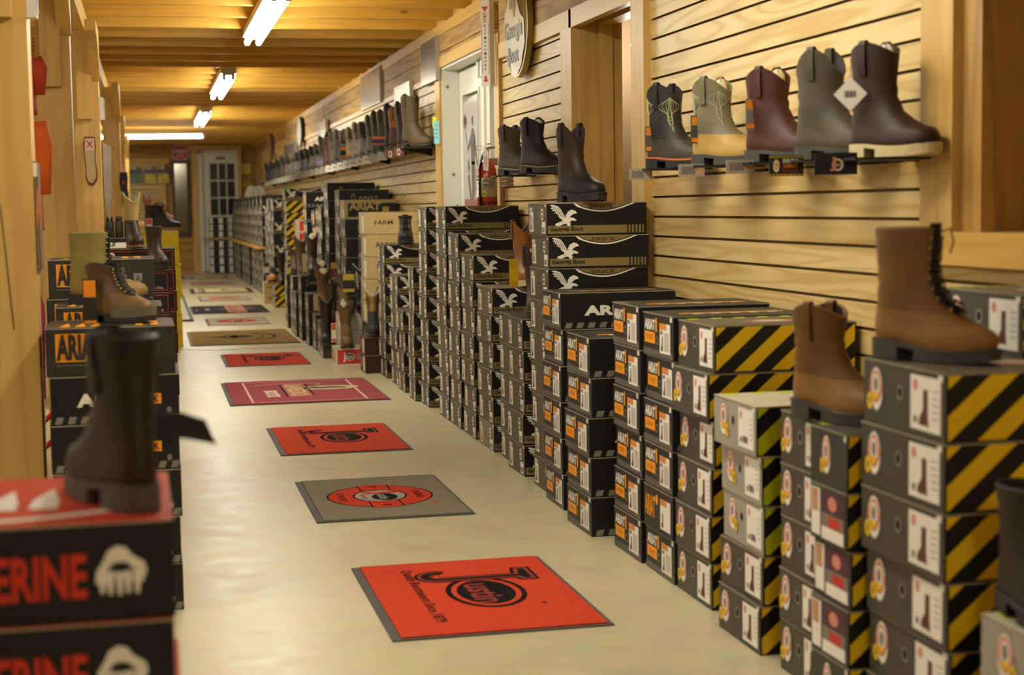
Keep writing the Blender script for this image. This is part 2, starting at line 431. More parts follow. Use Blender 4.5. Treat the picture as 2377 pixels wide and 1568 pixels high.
mb = MB(); fr = frame((1.25, 29.975, 2.07), (1, 0, 0), (0, 0, 1)); mb.poly(rect(0, 0, .16, .05), fr, black, .001); mb.poly(rect(.115, .005, .155, .045), fr, redink, .002); mb.text('PRIVATE', fr, .01, .015, .1, .022, pwhite, .002)
mb.build('door_sign', D2)

# other walls, out of sight or nearly so
mb = MB(); mb.box(-5.2, -5.1, -3.2, 30.2, 0, 2.53, barnY); WL = struct(mb.build('wall_left'))
mb = MB()
for k in range(2, 26):
    z = .0105+k*.0765; mb.box(-5.1, -5.07, -3, 29.9, z+.006, z+.0725, maple)
mb.build('slat_panel', WL)
mb = MB(); mb.box(-5.2, 4.2, -3.2, -3.1, 0, 2.53, barnX); struct(mb.build('wall_back'))
mb = MB(); mb.box(4.1, 4.2, -3.1, 30.2, 0, 2.53, mat('outer', '8a7650', .8)); struct(mb.build('wall_outer'))
# ------------------------------------------------------------------ fluorescent fixtures (the light of the room)
tube_m = bpy.data.materials.new('fluorescent_tube'); tube_m.use_nodes = True
_b = tube_m.node_tree.nodes['Principled BSDF']
_b.inputs['Base Color'].default_value = (.9, .9, .9, 1)
_b.inputs['Emission Color'].default_value = (.985, .985, .84, 1); _b.inputs['Emission Strength'].default_value = TUBE_L
housing_m = mat('fixture_enamel', 'cfc9ba', .4, var=0)
def fixture(x, y, L, rz, label, z=2.262):
    r = empty('ceiling_light', (x, y, z), rz)
    tag(r, label, 'ceiling light', 'twin-tube ceiling lights')
    mb = MB(); mb.box(-.065, .065, -L/2, L/2, .022, .068, housing_m); mb.box(-.03, .03, -L/2, L/2, .008, .022, housing_m); hs = mb.build('housing', r)
    for s in (-.038, .038):
        mb = MB(); mb.tube([(s, -L/2+.03, -.012), (s, L/2-.03, -.012)], .019, tube_m, 10); mb.build('fluorescent_tube', r)
        for e in (-1, 1):
            mb = MB(); mb.box(s-.014, s+.014, e*(L/2-.012)-.01, e*(L/2-.012)+.01, -.032, .022, steel); mb.build('lamp_holder', hs)
    return r
fixture(.72, 9.75, 2.35, 0, 'large twin-tube ceiling light over the aisle, nearest in view')
fixture(.70, 15.0, 2.4, 0, 'middle twin-tube ceiling light over the aisle')
fixture(.69, 20.2, 2.4, 0, 'small far twin-tube ceiling light over the aisle')
fixture(.74, 4.5, 2.4, 0, 'twin-tube ceiling light above the camera end of the aisle')
fixture(.72, -.8, 2.4, 0, 'added unseen twin-tube ceiling light behind the camera')  # unseen fixture, added to brighten faces turned to the camera
fixture(-.38, 23.4, 2.4, PI/2-.12, 'crosswise ceiling light near the far door', 2.2)
for i, yy in enumerate((3.5, 9, 14.5, 20, 27)):
    fixture(-2.6, yy, 2.4, 0, '%s ceiling light over the left side room' % NTH[i])

# ------------------------------------------------------------------ shoe boxes
def clip(poly, x0, y0, x1, y1):
    for ax, lim, s in ((0, x0, 1), (0, x1, -1), (1, y0, 1), (1, y1, -1)):
        out = []
        for i in range(len(poly)):
            a, b = poly[i-1], poly[i]
            ia, ib = s*(a[ax]-lim) >= 0, s*(b[ax]-lim) >= 0
            if ia != ib:
                t = (lim-a[ax])/(b[ax]-a[ax]); out.append((a[0]+(b[0]-a[0])*t, a[1]+(b[1]-a[1])*t))
            if ib: out.append(b)
        poly = out
        if not poly: break
    return poly
def stripes(mb, fr, x0, y0, x1, y1, w, gap, slope, m, n=.0006, off=0.):
    h = y1-y0; c = x0-abs(h*slope)-w+off
    while c < x1+abs(h*slope):
        p = clip([(c, y0), (c+w, y0), (c+w+h*slope, y1), (c+h*slope, y1)], x0, y0, x1, y1)
        if len(p) > 2: mb.poly(p, fr, m, n)
        c += w+gap
EAGLE = [[(0,.99),(.13,1),(.3,.93),(.43,.76),(.52,.56),(.58,.4),(.46,.3),(.35,.4),(.27,.56),(.17,.62),(.2,.69),(.08,.73),(.13,.79),(.02,.84),(.1,.89)],
         [(.58,.48),(.66,.68),(.8,.77),(.94,.71),(1,.6),(.86,.56),(.74,.44),(.62,.38)],
         [(.44,.3),(.56,.42),(.72,.42),(.88,.38),(.99,.27),(.9,.24),(.8,.27),(.7,.13),(.5,.1)],
         [(.2,.12),(.44,.24),(.5,.1),(.34,.01),(.2,.04)], [(.6,.12),(.66,.0),(.72,.0),(.78,.14)]]
def eagle(mb, fr, x, y, w, h, n=.0012):
    for p in EAGLE: mb.poly([(x+a*w, y+b*h) for a, b in p], fr, pwhite, n)
    for k in range(5):
        a = .1+k*.075; mb.poly([(x+(a)*w, y+(.93-k*.03)*h), (x+(a+.015)*w, y+(.94-k*.03)*h), (x+(a+.16)*w, y+(.5-k*.02)*h), (x+(a+.14)*w, y+(.49-k*.02)*h)], fr, black, n+.0004)
def boot_shape(mb, fr, x, y, w, h, m, n=.0014, flip=False):
    P = [(.2,1),(.6,1),(.62,.45),(.95,.22),(1,.05),(.45,.02),(.42,.08),(.2,.0),(.12,.02),(.2,.4)]
    mb.poly([(x+(1-a if flip else a)*w, y+b*h) for a, b in P], fr, m, n)
def badge(mb, fr, cx, cy, rx, ry, tab=-1, n=.0008, tabmb=None):
    mb.poly(circ(cx, cy, rx*1.08, ry*1.08), fr, greyink, n)
    mb.poly(circ(cx, cy, rx, ry), fr, paper, n+.0003)
    mb.poly(circ(cx, cy+ry*.1, rx*.86, ry*.78), fr, mat('badge_pink', 'd9806e', .5, var=0), n+.0006)
    for s in (-1, 1): mb.poly(circ(cx+s*rx*.72, cy+ry*.05, rx*.34, ry*.3, 10), fr, pinkink, n+.0008)
    mb.poly(circ(cx, cy+ry*.15, rx*.58, ry*.56), fr, paper, n+.001)
    mb.poly(circ(cx, cy+ry*.2, rx*.36, ry*.34), fr, greyink, n+.0013)
    mb.poly(circ(cx, cy-ry*.34, rx*.42, ry*.2, 14), fr, yellow, n+.0015)
    if tab and tabmb: mb = tabmb; mb.poly(circ(cx+tab*rx*.95, cy-ry*.62, rx*.5, ry*.42, 12), fr, yellow, n+.0018); mb.poly(circ(cx+tab*rx*.95, cy-ry*.62, rx*.22, ry*.2, 10), fr, mat('badge_gold', 'a8811c', .5, var=0), n+.002)
def barcode(mb, fr, x, y, w, h, n, k=9):
    for i in range(k):
        mb.poly(rect(x+w*i/k, y, x+w*(i+.35+.3*((i*7) % 3)/2)/k, y+h), fr, black, n)
def ring(mb, fr, cx, cy, r0x, r0y, r1x, r1y, m, n, k=24, a0=0., a1=2*PI):
    vs = []; 
    for i in range(k+1):
        a = a0+(a1-a0)*i/k
        vs += [fr(cx+r0x*math.cos(a), cy+r0y*math.sin(a), n), fr(cx+r1x*math.cos(a), cy+r1y*math.sin(a), n)]
    mb.add(vs, [(2*i, 2*i+1, 2*i+3, 2*i+2) for i in range(k)], m)

card = lambda name, c, **k: mat(name, c, k.pop('rough', .5), var=.07, scale=14, spec=.35, **k)
def shoebox(kind, L, Wd, H):
    """returns (root mesh object with the carton, its parts)"""
    E = frame((0, Wd, 0), (0, -1, 0), (0, 0, 1)); Sd = frame((0, 0, 0), (1, 0, 0), (0, 0, 1)); T = frame((0, 0, H), (1, 0, 0), (0, 1, 0))
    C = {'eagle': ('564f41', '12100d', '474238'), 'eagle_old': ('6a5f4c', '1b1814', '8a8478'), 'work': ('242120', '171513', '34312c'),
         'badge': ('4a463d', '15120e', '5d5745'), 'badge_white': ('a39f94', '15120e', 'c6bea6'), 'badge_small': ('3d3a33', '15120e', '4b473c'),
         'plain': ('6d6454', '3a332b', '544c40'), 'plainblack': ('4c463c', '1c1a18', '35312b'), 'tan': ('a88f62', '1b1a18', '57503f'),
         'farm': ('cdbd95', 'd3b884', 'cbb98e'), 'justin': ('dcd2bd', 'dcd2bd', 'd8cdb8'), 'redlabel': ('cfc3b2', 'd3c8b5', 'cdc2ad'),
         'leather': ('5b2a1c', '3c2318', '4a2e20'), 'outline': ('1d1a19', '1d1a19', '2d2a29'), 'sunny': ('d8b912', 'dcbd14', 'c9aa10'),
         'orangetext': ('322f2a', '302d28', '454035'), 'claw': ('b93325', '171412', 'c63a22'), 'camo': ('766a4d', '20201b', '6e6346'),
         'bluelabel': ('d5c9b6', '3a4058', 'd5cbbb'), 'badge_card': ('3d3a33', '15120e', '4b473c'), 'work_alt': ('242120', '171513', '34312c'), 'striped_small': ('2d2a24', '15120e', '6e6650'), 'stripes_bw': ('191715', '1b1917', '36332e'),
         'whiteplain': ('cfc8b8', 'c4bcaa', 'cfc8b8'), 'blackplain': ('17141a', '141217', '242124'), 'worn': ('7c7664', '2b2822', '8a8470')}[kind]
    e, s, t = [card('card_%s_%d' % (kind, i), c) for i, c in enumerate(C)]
    mb = MB(); b = .0025
    mb.add([(0,0,0),(L,0,0),(L,Wd,0),(0,Wd,0),(0,0,H),(L,0,H),(L,Wd,H),(0,Wd,H)], [(3,0,4,7),(1,2,6,5)], e)
    mb.add([(0,0,0),(L,0,0),(L,Wd,0),(0,Wd,0),(0,0,H),(L,0,H),(L,Wd,H),(0,Wd,H)], [(0,1,5,4),(2,3,7,6)], s)
    mb.add([(0,0,0),(L,0,0),(L,Wd,0),(0,Wd,0),(0,0,H),(L,0,H),(L,Wd,H),(0,Wd,H)], [(4,5,6,7),(0,3,2,1)], t)
    root = mb.build('boot_box')
    # lid: a tuck-in panel whose worn edge shows as a thin lighter line
    edge = mat('card_edge', 'a39b88', .7, var=.15, scale=40)
    mb = MB(); mb.box(-.0015, L+.001, -.0012, Wd+.001, H-.003, H-.0004, edge if kind not in ('farm', 'sunny') else mat('card_seam_edge', '7a6238' if kind == 'farm' else '8a7408', .7, var=0))  # darker lid edge marks the seams on wood-print and yellow boxes
    mb.box(-.001, L, -.0008, Wd, H-.0005, H+.0004, t)
    mb.build('lid', root)
    P = {}
    def part(nm):
        if nm not in P: P[nm] = MB()
        return P[nm]
    w, h = Wd, H
    def hole(fx, fy, r=.011):
        mb = part('finger_hole'); ring(mb, E, w*fx, h*fy, r*.85, r*.95, r*1.15, r*1.25, edge, .0009); mb.poly(circ(w*fx, h*fy, r, r*1.1, 14), E, holem, .0008)
    if kind in ('eagle', 'eagle_old', 'worn'):
        mb = part('size_sticker'); st = paper if kind != 'worn' else cream
        mb.poly(rect(w*.07, h*.10, w*.28, h*.88), E, st, .0008); mb.poly(rect(w*.07, h*.72, w*.28, h*.88), E, greyink, .0012)
        mb.poly(rect(w*.08, h*.74, w*.14, h*.86), E, pwhite, .0015); mb.poly(rect(w*.16, h*.74, w*.21, h*.86), E, pwhite, .0015)
        boot_shape(mb, E, w*.10, h*.14, w*.1, h*.5, brownink, .0013); mb.poly(rect(w*.22, h*.2, w*.255, h*.62), E, mat('gold_ink', 'c4b14a', .5, var=0), .0012)
        mb = part('barcode_sticker'); mb.poly(rect(w*.74, h*.06, w*.93, h*.42), E, paper, .0008); barcode(mb, E, w*.76, h*.1, w*.14, h*.16, .0012)
        hole(.47, .5, .009)
        mb = part('end_print'); ring(mb, E, w*.76, h*.65, w*.045, h*.13, w*.065, h*.19, pwhite, .0007); mb.poly(rect(w*.70, h*.63, w*.82, h*.68), E, pwhite, .001)
        part('corner_tab').poly(rect(w*.91, h*.88, w*.97, h*.96), E, pwhite, .0007)
        mb = part('side_print'); mb.poly(rect(L*.01, h*.05, L*.97, h*.30), Sd, olive, .0006)
        for k in range(5): mb.poly(rect(L*(.80+k*.035), h*.05, L*(.815+k*.035), h*.30), Sd, black, .0009)
        eagle(mb, Sd, L*.03, h*.28, L*.27, h*.66)
        mb.text('Georgia Boot', Sd, L*.03, h*.085, L*.33, h*.18, black, .0012, .03)
        mb = part('side_emblem')
        a = [(L*.24, h*.97)]+[(L*(.32+.0), h*.87)]
        arc = [(L*(.30+.58*i/12), h*(.97-.26*math.sin(PI*(.12+.88*i/12)))) for i in range(13)]
        mb.poly([(L*.26, h*.99)]+[(x, y+.0) for x, y in arc]+[(L*.90, h*.99)], Sd, pwhite, .0008)
        mb.poly([(L*.28, h*.992)]+[(x, y+h*.045) for x, y in arc[1:-1]]+[(L*.87, h*.992)], Sd, black, .001)
        mb.poly([(L*.29, h*.994)]+[(x, y+h*.075) for x, y in arc[1:-1]]+[(L*.85, h*.994)], Sd, olive, .0013)
        mb.text('SINCE', Sd, L*.42, h*.83, L*.24, h*.11, black, .0017, .01)
    elif kind in ('work', 'striped_small'):
        mb = part('end_print'); o = .0008
        mb.text('ARIAT', E, w*.05, h*.60, w*.35, h*.25, pwhite, o, .04)
        mb.poly(rect(w*.05, h*.30, w*.40, h*.56), E, orange, o); mb.text('WORK', E, w*.11, h*.37, w*.22, h*.12, mat('orange_dark', 'b86c08', .5, var=0), o+.0004)
        mb.poly(rect(w*.415, h*.58, w*.465, h*.90), E, orange, o)
        stripes(part('stripe_band'), E, w*.02, h*.02, w*.98, h*.17, w*.035, w*.03, -.35, greyink)
        part('corner_tab').poly(rect(w*.90, h*.86, w*.96, h*.97), E, pwhite, o)
        hole(.47, .38, .010)
        mb = part('size_sticker'); mb.poly(rect(w*.56, h*.12, w*.9, h*.80), E, paper, o); mb.poly(rect(w*.56, h*.66, w*.78, h*.80), E, mat('orange_pale', 'dd8a3c', .5, var=0), o+.0004)
        mb.poly(rect(w*.58, h*.55, w*.66, h*.63), E, greyink, o+.0004); boot_shape(mb, E, w*.60, h*.16, w*.08, h*.34, brownink, o+.0005, True)
        for k in range(4): mb.poly(rect(w*(.72+k*.04), h*.18, w*(.735+k*.04), h*.6), E, greyink, o+.0005)
        mb = part('side_print'); mb.text('ARIAT', Sd, L*.20, h*.36, L*.52, h*.28, pwhite, o, .05)
        mb.poly(rect(L*.78, h*.38, L*.86, h*.6), Sd, orange, o); mb.text('K', Sd, L*.80, h*.42, L*.04, h*.14, black, o+.0004, .03)
        mb.poly(circ(L*.92, h*.24, L*.02, h*.07, 12), Sd, greyink, o)
        mb = part('stripe_band'); stripes(mb, Sd, L*.0, h*.02, L*1., h*.17, L*.055, L*.045, .35, greyink)
        mb = part('top_print'); mb.poly([(L*.12, w*.35), (L*.9, w*.35), (L*.93, w*.43), (L*.15, w*.43)], T, orange, .0009)
        for k in range(5): mb.poly([(L*(.2+k*.14), w*.28), (L*(.27+k*.14), w*.28), (L*(.3+k*.14), w*.34), (L*(.23+k*.14), w*.34)], T, pwhite, .0009)
    elif kind == 'badge_card':
        mb = part('picture_card'); mb.poly(rect(w*.03, h*.08, w*.28, h*.92), E, paper, .0007); mb.poly(rect(w*.05, h*.5, w*.22, h*.9), E, mat('skin_print', 'c9936e', .5, var=.2, scale=60), .0011)
        mb.poly(rect(w*.32, h*.52, w*.92, h*.92), E, purpleink, .0007); mb.poly(circ(w*.62, h*.72, w*.12, h*.13, 14), E, pinkink, .0011); mb.poly(rect(w*.32, h*.28, w*.92, h*.52), E, greyink, .0007); mb.poly(rect(w*.5, h*.30, w*.82, h*.48), E, redink, .0011); mb.poly(rect(w*.32, h*.06, w*.92, h*.28), E, paper, .0007)
        mb = part('side_print'); stripes(mb, Sd, L*.01, h*.03, L*.99, h*.97, L*.13, L*.13, 1.15, yellow, .0008, off=.03)
    elif kind == 'work_alt':
        mb = part('end_print'); mb.text('ARIAT', E, w*.04, h*.28, w*.36, h*.5, orange, .0008, .03); mb.poly(circ(w*.46, h*.74, w*.05, h*.12, 16), E, orange, .0008)
        mb = part('size_sticker'); mb.poly(rect(w*.58, h*.12, w*.92, h*.82), E, paper, .0008); mb.poly(rect(w*.58, h*.68, w*.80, h*.82), E, mat('orange_pale', 'dd8a3c', .5, var=0), .0012); boot_shape(mb, E, w*.62, h*.16, w*.08, h*.34, brownink, .0013, True)
    elif kind in ('badge', 'badge_white', 'badge_small'):
        mb = part('badge_print')
        cx = {'badge': .17, 'badge_white': .24, 'badge_small': .45}[kind]*w
        badge(mb, E, cx, h*.55, min(w*.105, .028), h*.33, 1 if kind == 'badge_white' else -1, tabmb=part('badge_tab'))
        part('corner_tab').poly(rect(w*.92, h*.87, w*.97, h*.96), E, pwhite, .0007)
        if kind != 'badge_small':
            hole(.47, .58, .012)
            mb = part('size_sticker'); mb.poly(rect(w*.60, h*.10, w*.95, h*.90), E, paper, .0008)
            mb.poly(circ(w*.66, h*.76, w*.028, h*.09, 12), E, pinkink, .0012)
            if kind == 'badge': boot_shape(mb, E, w*.70, h*.16, w*.13, h*.55, brownink, .0013, True)
            else: barcode(mb, E, w*.7, h*.2, w*.12, h*.14, .0013)
            for k in range(5): mb.poly(rect(w*.86, h*(.3+k*.1), w*.93, h*(.315+k*.1)), E, greyink, .0013)
            mb.poly(rect(w*.64, h*.2, w*.68, h*.3), E, greyink, .0013)
        mb = part('side_print'); stripes(mb, Sd, L*.01, h*.03, L*.99, h*.97, L*.13, L*.13, 1.15, lime if kind == 'badge_white' else yellow, .0008, off=.03)
        mb = part('top_print')
        for k in range(6): mb.poly([(L*(.04+k*.17), w*.86), (L*(.12+k*.17), w*.86), (L*(.13+k*.17), w*.98), (L*(.05+k*.17), w*.98)], T, lime, .0009)
        mb.poly(circ(L*.5, w*.4, L*.2, w*.16), T, mat('top_red', 'a8625a', .5, var=0), .0009); mb.poly(circ(L*.5, w*.4, L*.12, w*.10), T, mat('top_cream', 'c8bda0', .5, var=0), .0013)
    elif kind in ('plain', 'plainblack', 'tan', 'camo', 'stripes_bw', 'blackplain', 'whiteplain', 'bluelabel'):
        mb = part('size_sticker')
        if kind == 'stripes_bw':
            mb.poly(rect(w*.04, h*.08, w*.36, h*.94), E, paper, .0008); boot_shape(mb, E, w*.1, h*.2, w*.2, h*.6, greyink, .0012); mb.poly(rect(w*.70, h*.1, w*.98, h*.6), E, paper, .0008)
            mb.poly(rect(L*.02, h*.1, L*.22, h*.9), Sd, paper, .0008); mb.poly(rect(L*.55, h*.1, L*.78, h*.9), Sd, paper, .0008); boot_shape(mb, Sd, L*.06, h*.25, L*.1, h*.5, greyink, .0012)
        elif kind == 'blackplain':
            mb.poly(rect(L*.55, h*.2, L*.9, h*.75), Sd, paper, .0008)
        elif kind == 'bluelabel':
            mb.poly(rect(w*.05, h*.05, w*.45, h*.9), E, blueink, .0008); mb.poly(rect(w*.55, h*.25, w*.75, h*.85), E, redink, .0008); mb.poly(rect(w*.82, h*.1, w*.95, h*.9), E, lime if random.random() < .4 else greyink, .0008)
        else:
            mb.poly(rect(w*.16, h*.12, w*.24, h*.38), E, paper, .0008); mb.poly(rect(w*.62, h*.10, w*.80, h*.48), E, paper, .0008); mb.poly(rect(w*.35, h*.3, w*.42, h*.7), E, paper, .0008)
        if kind == 'tan':
            mb = part('side_print'); G = mat('khaki_ink', 'a38f5c', .5, var=0)
            mb.poly(rect(0, h*.0, L*.06, h), Sd, G, .0008); mb.poly(rect(0, h*.82, L, h), Sd, G, .0008); mb.poly(rect(0, 0, L, h*.1), Sd, G, .0008)
            mb.text('ARIAT', Sd, L*.08, h*.45, L*.62, h*.4, G, .0012, .05); mb.poly([(L*.73, h*.62), (L*.86, h*.62), (L*.86, h*.38), (L*.795, h*.2), (L*.73, h*.38)], Sd, mat('shield', 'b08a3a', .5, var=0), .0014)
        if kind == 'plainblack':
            mb = part('side_print'); ring(mb, Sd, L*.28, h*.55, L*.03, h*.16, L*.042, h*.22, mat('khaki_ink', 'a38f5c', .5, var=0), .0008); mb.text('ARIAT', Sd, L*.38, h*.46, L*.4, h*.16, MC['khaki_ink'], .0008, .02)
        if kind == 'camo':
            mb = part('end_print'); mb.poly(rect(w*.5, h*.2, w*.98, h*.8), E, mat('dark_green', '2a3326', .6, var=0), .0007)
    elif kind == 'farm':
        mb = part('side_print'); mb.text('FARM', Sd, L*.18, h*.42, L*.34, h*.2, mat('wood_print', '4a3520', .6, var=0), .0008, .01)
        for k in range(1, 4): mb.poly(rect(0, h*k/4-.0006, L, h*k/4+.0006), Sd, mat('wood_line', 'b39863', .6, var=0), .0005)
        mb.text('H', Sd, L*.96, h*.45, L*.03, h*.15, MC['wood_print'], .0008)
        mb = part('size_sticker'); mb.poly(rect(w*.55, h*.1, w*.85, h*.8), E, paper, .0008); mb.poly(rect(w*.06, h*.1, w*.14, h*.9), E, olive, .0007)
    elif kind in ('justin', 'redlabel'):
        mb = part('side_print'); mb.poly(rect(L*.05, h*.1, L*.94, h*.9), Sd, redink, .0007)
        mb.poly(circ(L*.5, h*.5, L*.17, h*.22, 18), Sd, pwhite, .0011); mb.poly(circ(L*.5, h*.5, L*.15, h*.18, 18), Sd, black, .0014)
        mb.text('ustin', Sd, L*.37, h*.38, L*.24, h*.25, pwhite, .0018, .02); mb.text('J', Sd, L*.24, h*.22, L*.09, h*.55, pwhite, .0014, .03)
        mb.poly(circ(L*.82, h*.5, L*.08, h*.2, 14), Sd, greyink, .0011)
        mb = part('end_print'); mb.poly(rect(w*.1, h*.2, w*.45, h*.85), E, redink, .0007); mb.text('Justin', E, w*.14, h*.4, w*.26, h*.2, pwhite, .0011, .01); mb.poly(rect(w*.6, h*.15, w*.8, h*.7), E, mat('tan_ink', 'b08a5c', .5, var=0), .0007)
    elif kind == 'leather':
        mb = part('size_sticker'); mb.poly(rect(w*.55, h*.1, w*.82, h*.9), E, paper, .0008); mb.poly(rect(w*.2, h*.3, w*.4, h*.8), E, pinkink, .0008)
        mb = part('side_print')
        for k in range(14): a, b_ = random.uniform(.1, .9), random.uniform(.15, .85); mb.poly(circ(L*a, h*b_, L*.012, h*.02, 7), Sd, mat('emboss', '6d4a35', .5, var=0), .0007)
    elif kind == 'outline':
        mb = part('side_print'); f_ = [(L*.03, h*.08, L*.97, h*.11), (L*.03, h*.86, L*.97, h*.89), (L*.03, h*.08, L*.037, h*.89), (L*.963, h*.08, L*.97, h*.89)]
        for r in f_: mb.poly(rect(*r), Sd, redink, .0007)
        mb.text('s. Selten.', Sd, L*.76, h*.16, L*.14, h*.13, pwhite, .0009); mb.poly(circ(L*.17, h*.68, L*.045, h*.16, 14), Sd, pwhite, .0009); mb.text('W', Sd, L*.14, h*.6, L*.06, h*.12, black, .0013, .03)
    elif kind == 'sunny':
        mb = part('side_print'); mb.text('CAROLINA', Sd, L*.28, h*.78, L*.44, h*.12, mat('olive_text', '4a420f', .5, var=0), .0008)
        mb.poly([(L*.56, h*.5), (L*.58, h*.58), (L*.64, h*.58), (L*.66, h*.5), (L*.64, h*.42), (L*.58, h*.42)], Sd, holem, .0008)
    elif kind == 'orangetext':
        mb = part('side_print'); mb.poly(rect(L*.075, h*.30, L*.44, h*.88), Sd, orange, .0007)
        s_ = card('card_orangetext_1', C[1]); mb.poly(rect(L*.09, h*.335, L*.425, h*.86), Sd, mat('orange_deep', 'd88a12', .5, var=0), .0009)
        mb.text('ARIAT', Sd, L*.08, h*.33, L*.355, h*.54, s_, .0014, .05); mb.poly(rect(L*.08, h*.22, L*.43, h*.235), Sd, greyink, .0007)
        mb.poly([(L*.80, h*.62), (L*.885, h*.62), (L*.88, h*.42), (L*.8425, h*.3), (L*.805, h*.42)], Sd, greyink, .0008); mb.text('A', Sd, L*.82, h*.4, L*.045, h*.18, s_, .0012)
        mb = part('top_print')
        for a in (.1, .22, .34): mb.poly([(L*a, w*.1), (L*(a+.06), w*.6), (L*(a+.09), w*.1)], T, orange, .0009)
        for a in (.7, .82): mb.poly([(L*a, w*.1), (L*(a+.06), w*.1), (L*(a+.04), w*.8), (L*(a-.02), w*.8)], T, orange, .0009)
    elif kind == 'claw':
        mb = part('side_print'); R_ = mat('bright_red', 'cf2a10', .5, var=0)
        mb.text('WOLVERINE', Sd, L*.08, h*.24, L*.64, h*.46, R_, .0008, .025)
        ox, oy, sx, sy = L*.747, h*.24, L*.166, h*.52
        mb.poly([(ox+a*sx, oy+b_*sy) for a, b_ in ((0,.3),(.02,.5),(.15,.7),(.25,.9),(.42,1),(.6,.96),(.72,.8),(.95,.66),(1,.48),(.9,.25),(.7,.3),(.78,.5),(.6,.66),(.35,.66),(.22,.5),(.26,.3),(.12,.18))], Sd, pwhite, .0008)
        for a, l in ((.12,.18), (.28,.32), (.46,.38), (.62,.25), (.8,.3)): mb.poly([(ox+(a-.08)*sx, oy+.5*sy), (ox+(a+.09)*sx, oy+.5*sy), (ox+(a+.04)*sx, oy+(.12-l*.25)*sy), (ox+(a-.03)*sx, oy+(.12-l*.25)*sy)], Sd, pwhite, .0009)
        mb.poly(circ(ox+.48*sx, oy+.58*sy, sx*.2, sy*.1, 12), Sd, black, .0013)
        mb = part('top_print')
        for k in range(4): mb.poly([(L*(.1+k*.14), w*.32), (L*(.2+k*.14), w*.30), (L*(.2+k*.14), w*.45), (L*(.17+k*.14), w*.72), (L*(.11+k*.14), w*.5)], T, pwhite, .0009)
        mb.poly([(L*(.02+.8*i/12), w*(.20-.12*math.sin(PI*i/12))) for i in range(13)]+[(L*(.02+.8*(12-i)/12), w*(.26-.12*math.sin(PI*(12-i)/12))) for i in range(13)], T, pwhite, .0009)
    for nm, mb in P.items(): mb.build(nm, root)
    return root
PROTO = {}
FAR = MB()
def far_box(kind, L, Wd, H, x, y, z, rz):
    k = (kind, round(L, 3), round(Wd, 3), round(H, 4))
    if ('far',)+k not in PROTO:
        o = shoebox(*k); index_kids(); g = [o]+children(o); d = []
        for q in g:
            me = q.data; d.append(([v.co.copy() for v in me.vertices], [(list(p.vertices), p.material_index) for p in me.polygons], list(me.materials)))
        for q in g[::-1]: bpy.data.objects.remove(q)
        PROTO[('far',)+k] = d
    c, s = math.cos(rz), math.sin(rz)
    for vs, ps, ms in PROTO[('far',)+k]:
        o = len(FAR.v); FAR.v += [(x+c*v.x-s*v.y, y+s*v.x+c*v.y, z+v.z) for v in vs]
        for f, mi in ps: FAR.f.append([i+o for i in f]); FAR.m.append(FAR.mi(ms[mi])); FAR.sm.append(False)
def place_box(kind, L, Wd, H, x, y, z, rz, label, group, hide_parts=()):
    k = (kind, round(L, 3), round(Wd, 3), round(H, 4))
    if k not in PROTO:
        o = shoebox(*k); PROTO[k] = o; index_kids()
    else: o = copy_tree(PROTO[k])
    o.location = (x, y, z); o.rotation_euler = (0, 0, rz)
    return tag(o, label, 'box', group)
LOOK = {'eagle': 'black eagle-logo boot box', 'work': 'black boot box with orange block', 'badge': 'dark badge box with yellow hazard stripes', 'badge_white': 'pale grey badge box',
        'badge_small': 'dark shoe box with round badge', 'plain': 'plain brown-grey box', 'plainblack': 'black box with khaki lettering', 'tan': 'khaki framed black box', 'farm': 'wood-print box',
        'redlabel': 'white box with red panel', 'leather': 'dark leather-print box', 'outline': 'black box with thin red outline', 'sunny': 'bright yellow box', 'orangetext': 'dark box with orange lettering',
        'camo': 'green camo-print box', 'bluelabel': 'white box with blue and red label', 'stripes_bw': 'black box with white panels', 'claw': 'red and black claw-logo box', 'worn': 'crushed worn boot box',
        'justin': 'white and red box', 'badge_card': 'dark shoe box with purple picture card', 'work_alt': 'black box with slanted orange lettering', 'blackplain': 'black box with white sticker', 'whiteplain': 'plain white box', 'striped_small': 'small box', 'eagle_old': 'scuffed eagle-logo box'}
def stack(kinds, X, Y0, Wd, H, where, group, L=None, z0=0., jit=.006, Y=None, far=False, lo=0):
    L0 = L or min(.46, 1.925-X); z = z0; nn = len(kinds)
    for i, kd in enumerate(kinds):
        dx = random.uniform(-jit, jit) if i else 0; dr = random.uniform(-.012, .012)*jit/.006
        hh = H
        if i < lo: z += hh; continue
        if far: far_box(kd, L0-.012, Wd-.008, hh-.0012, X+dx, Y0+.004, z+.0006, dr); z += hh; continue
        nm = ('top' if i == nn-1 and nn > 1 else ORD[i])
        place_box(kd, L0-.012, Wd-.008, hh-.0012, X+dx, Y0+.004+random.uniform(-.002, .002), z+.0006, dr, '%s %s %s' % (nm, LOOK[kd], where), group)
        z += hh
    return z
R = lambda k, n: [k]*n
